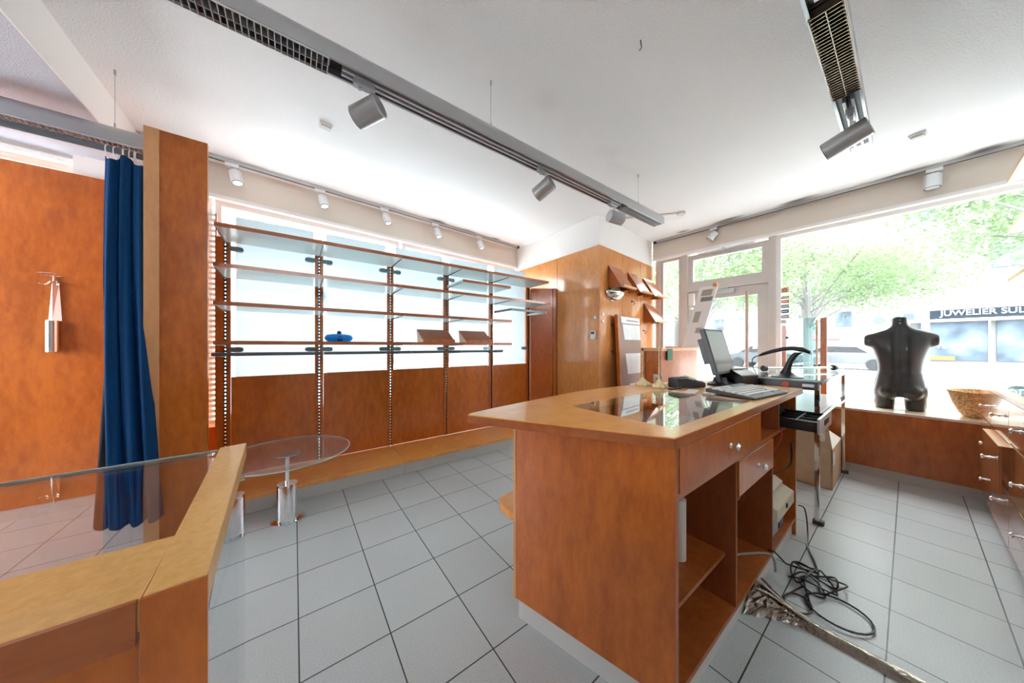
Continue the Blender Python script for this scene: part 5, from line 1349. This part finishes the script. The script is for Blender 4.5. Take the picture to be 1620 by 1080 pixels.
def tree(x, y, h, cr, n, label, seed, trunk_r=0.16, zc=None, leaf=0.11, sq=0.75):
    rn = random.Random(seed)
    t = thing('tree', label, 'tree', (x, y, -0.12))
    m = MB(); m.tube([(0, 0, 0), (0.05, 0.03, h * 0.25), (-0.05, 0.06, h * 0.5), (0.0, 0.0, h * 0.85)], trunk_r, 10)
    obj('trunk', m, plain('bark', (0.17, 0.165, 0.16), 0.9), t)
    m = MB()
    zc = zc or h * 0.72
    clusters = []
    for k in range(26):
        a = rn.uniform(0, 2 * math.pi); e = rn.uniform(-0.5, 0.9); rr = cr * rn.uniform(0.45, 0.95)
        c = Vector((rr * math.cos(a) * math.cos(e * 0.8), rr * math.sin(a) * math.cos(e * 0.8), zc + sq * rr * math.sin(e)))
        clusters.append(c)
        z0 = h * rn.uniform(0.28, 0.5)
        m.tube([(0, 0, z0), (c.x * 0.4, c.y * 0.4, z0 + (c.z - z0) * 0.55), tuple(c)], trunk_r * 0.16, 5)
    obj('branches', m, plain('bark2', (0.17, 0.165, 0.16), 0.9), t)
    verts, faces = [], []
    for i in range(n):
        c = rn.choice(clusters)
        p = Vector((c.x + rn.gauss(0, cr * 0.17), c.y + rn.gauss(0, cr * 0.17), c.z + rn.gauss(0, cr * 0.11)))
        u = Vector((rn.gauss(0, 1), rn.gauss(0, 1), rn.gauss(0, 0.6))).normalized()
        v = u.cross(Vector((rn.gauss(0, 1), rn.gauss(0, 1), rn.gauss(0, 1)))).normalized()
        s = leaf * rn.uniform(0.6, 1.3)
        b = len(verts)
        verts += [tuple(p), tuple(p + u * s * 0.5 + v * s * 0.32), tuple(p + u * s), tuple(p + u * s * 0.5 - v * s * 0.32)]
        faces.append((b, b + 1, b + 2, b + 3))
    me = bpy.data.meshes.new('leaves'); me.from_pydata(verts, [], faces); me.update()
    me.materials.append(LEAF)
    o = bpy.data.objects.new('leaves', me); COL.objects.link(o); o.parent = t
m_, nt, b = new_mat('leaf')
b.inputs['Roughness'].default_value = 0.6
b.inputs['Base Color'].default_value = (0.15, 0.205, 0.11, 1)
tl = nt.nodes.new('ShaderNodeBsdfTranslucent'); tl.inputs[0].default_value = (0.22, 0.31, 0.16, 1)
mx = nt.nodes.new('ShaderNodeMixShader'); mx.inputs[0].default_value = 0.5
nt.links.new(b.outputs[0], mx.inputs[1]); nt.links.new(tl.outputs[0], mx.inputs[2]); nt.links.new(mx.outputs[0], nt.nodes['Material Output'].inputs[0])
LEAF = m_
tree(12.2, -3.0, 6.8, 3.8, 34000, 'leafy green tree whose crown fills the top right of the shop window', 1, zc=5.1, sq=0.55)
tree(18.0, 2.6, 6.4, 3.6, 26000, 'leafy green tree behind the glass screen on the bench', 2, zc=4.2, sq=0.6)
tree(13.0, 5.0, 6.0, 3.0, 22000, 'leafy green tree with forked trunk right behind the entrance door', 3, zc=4.2)
tree(17.0, 10.5, 6.5, 3.6, 16000, 'leafy green tree seen through the narrow side light', 4, zc=4.2)
tree(-5.5, 13.5, 8.0, 2.8, 7000, 'leafy tree beyond the windows above the first shelf bay', 5, zc=6.6)
tree(0.6, 15.5, 8.2, 2.6, 6000, 'smaller leafy tree across the side street above the shelving', 6, zc=6.8)
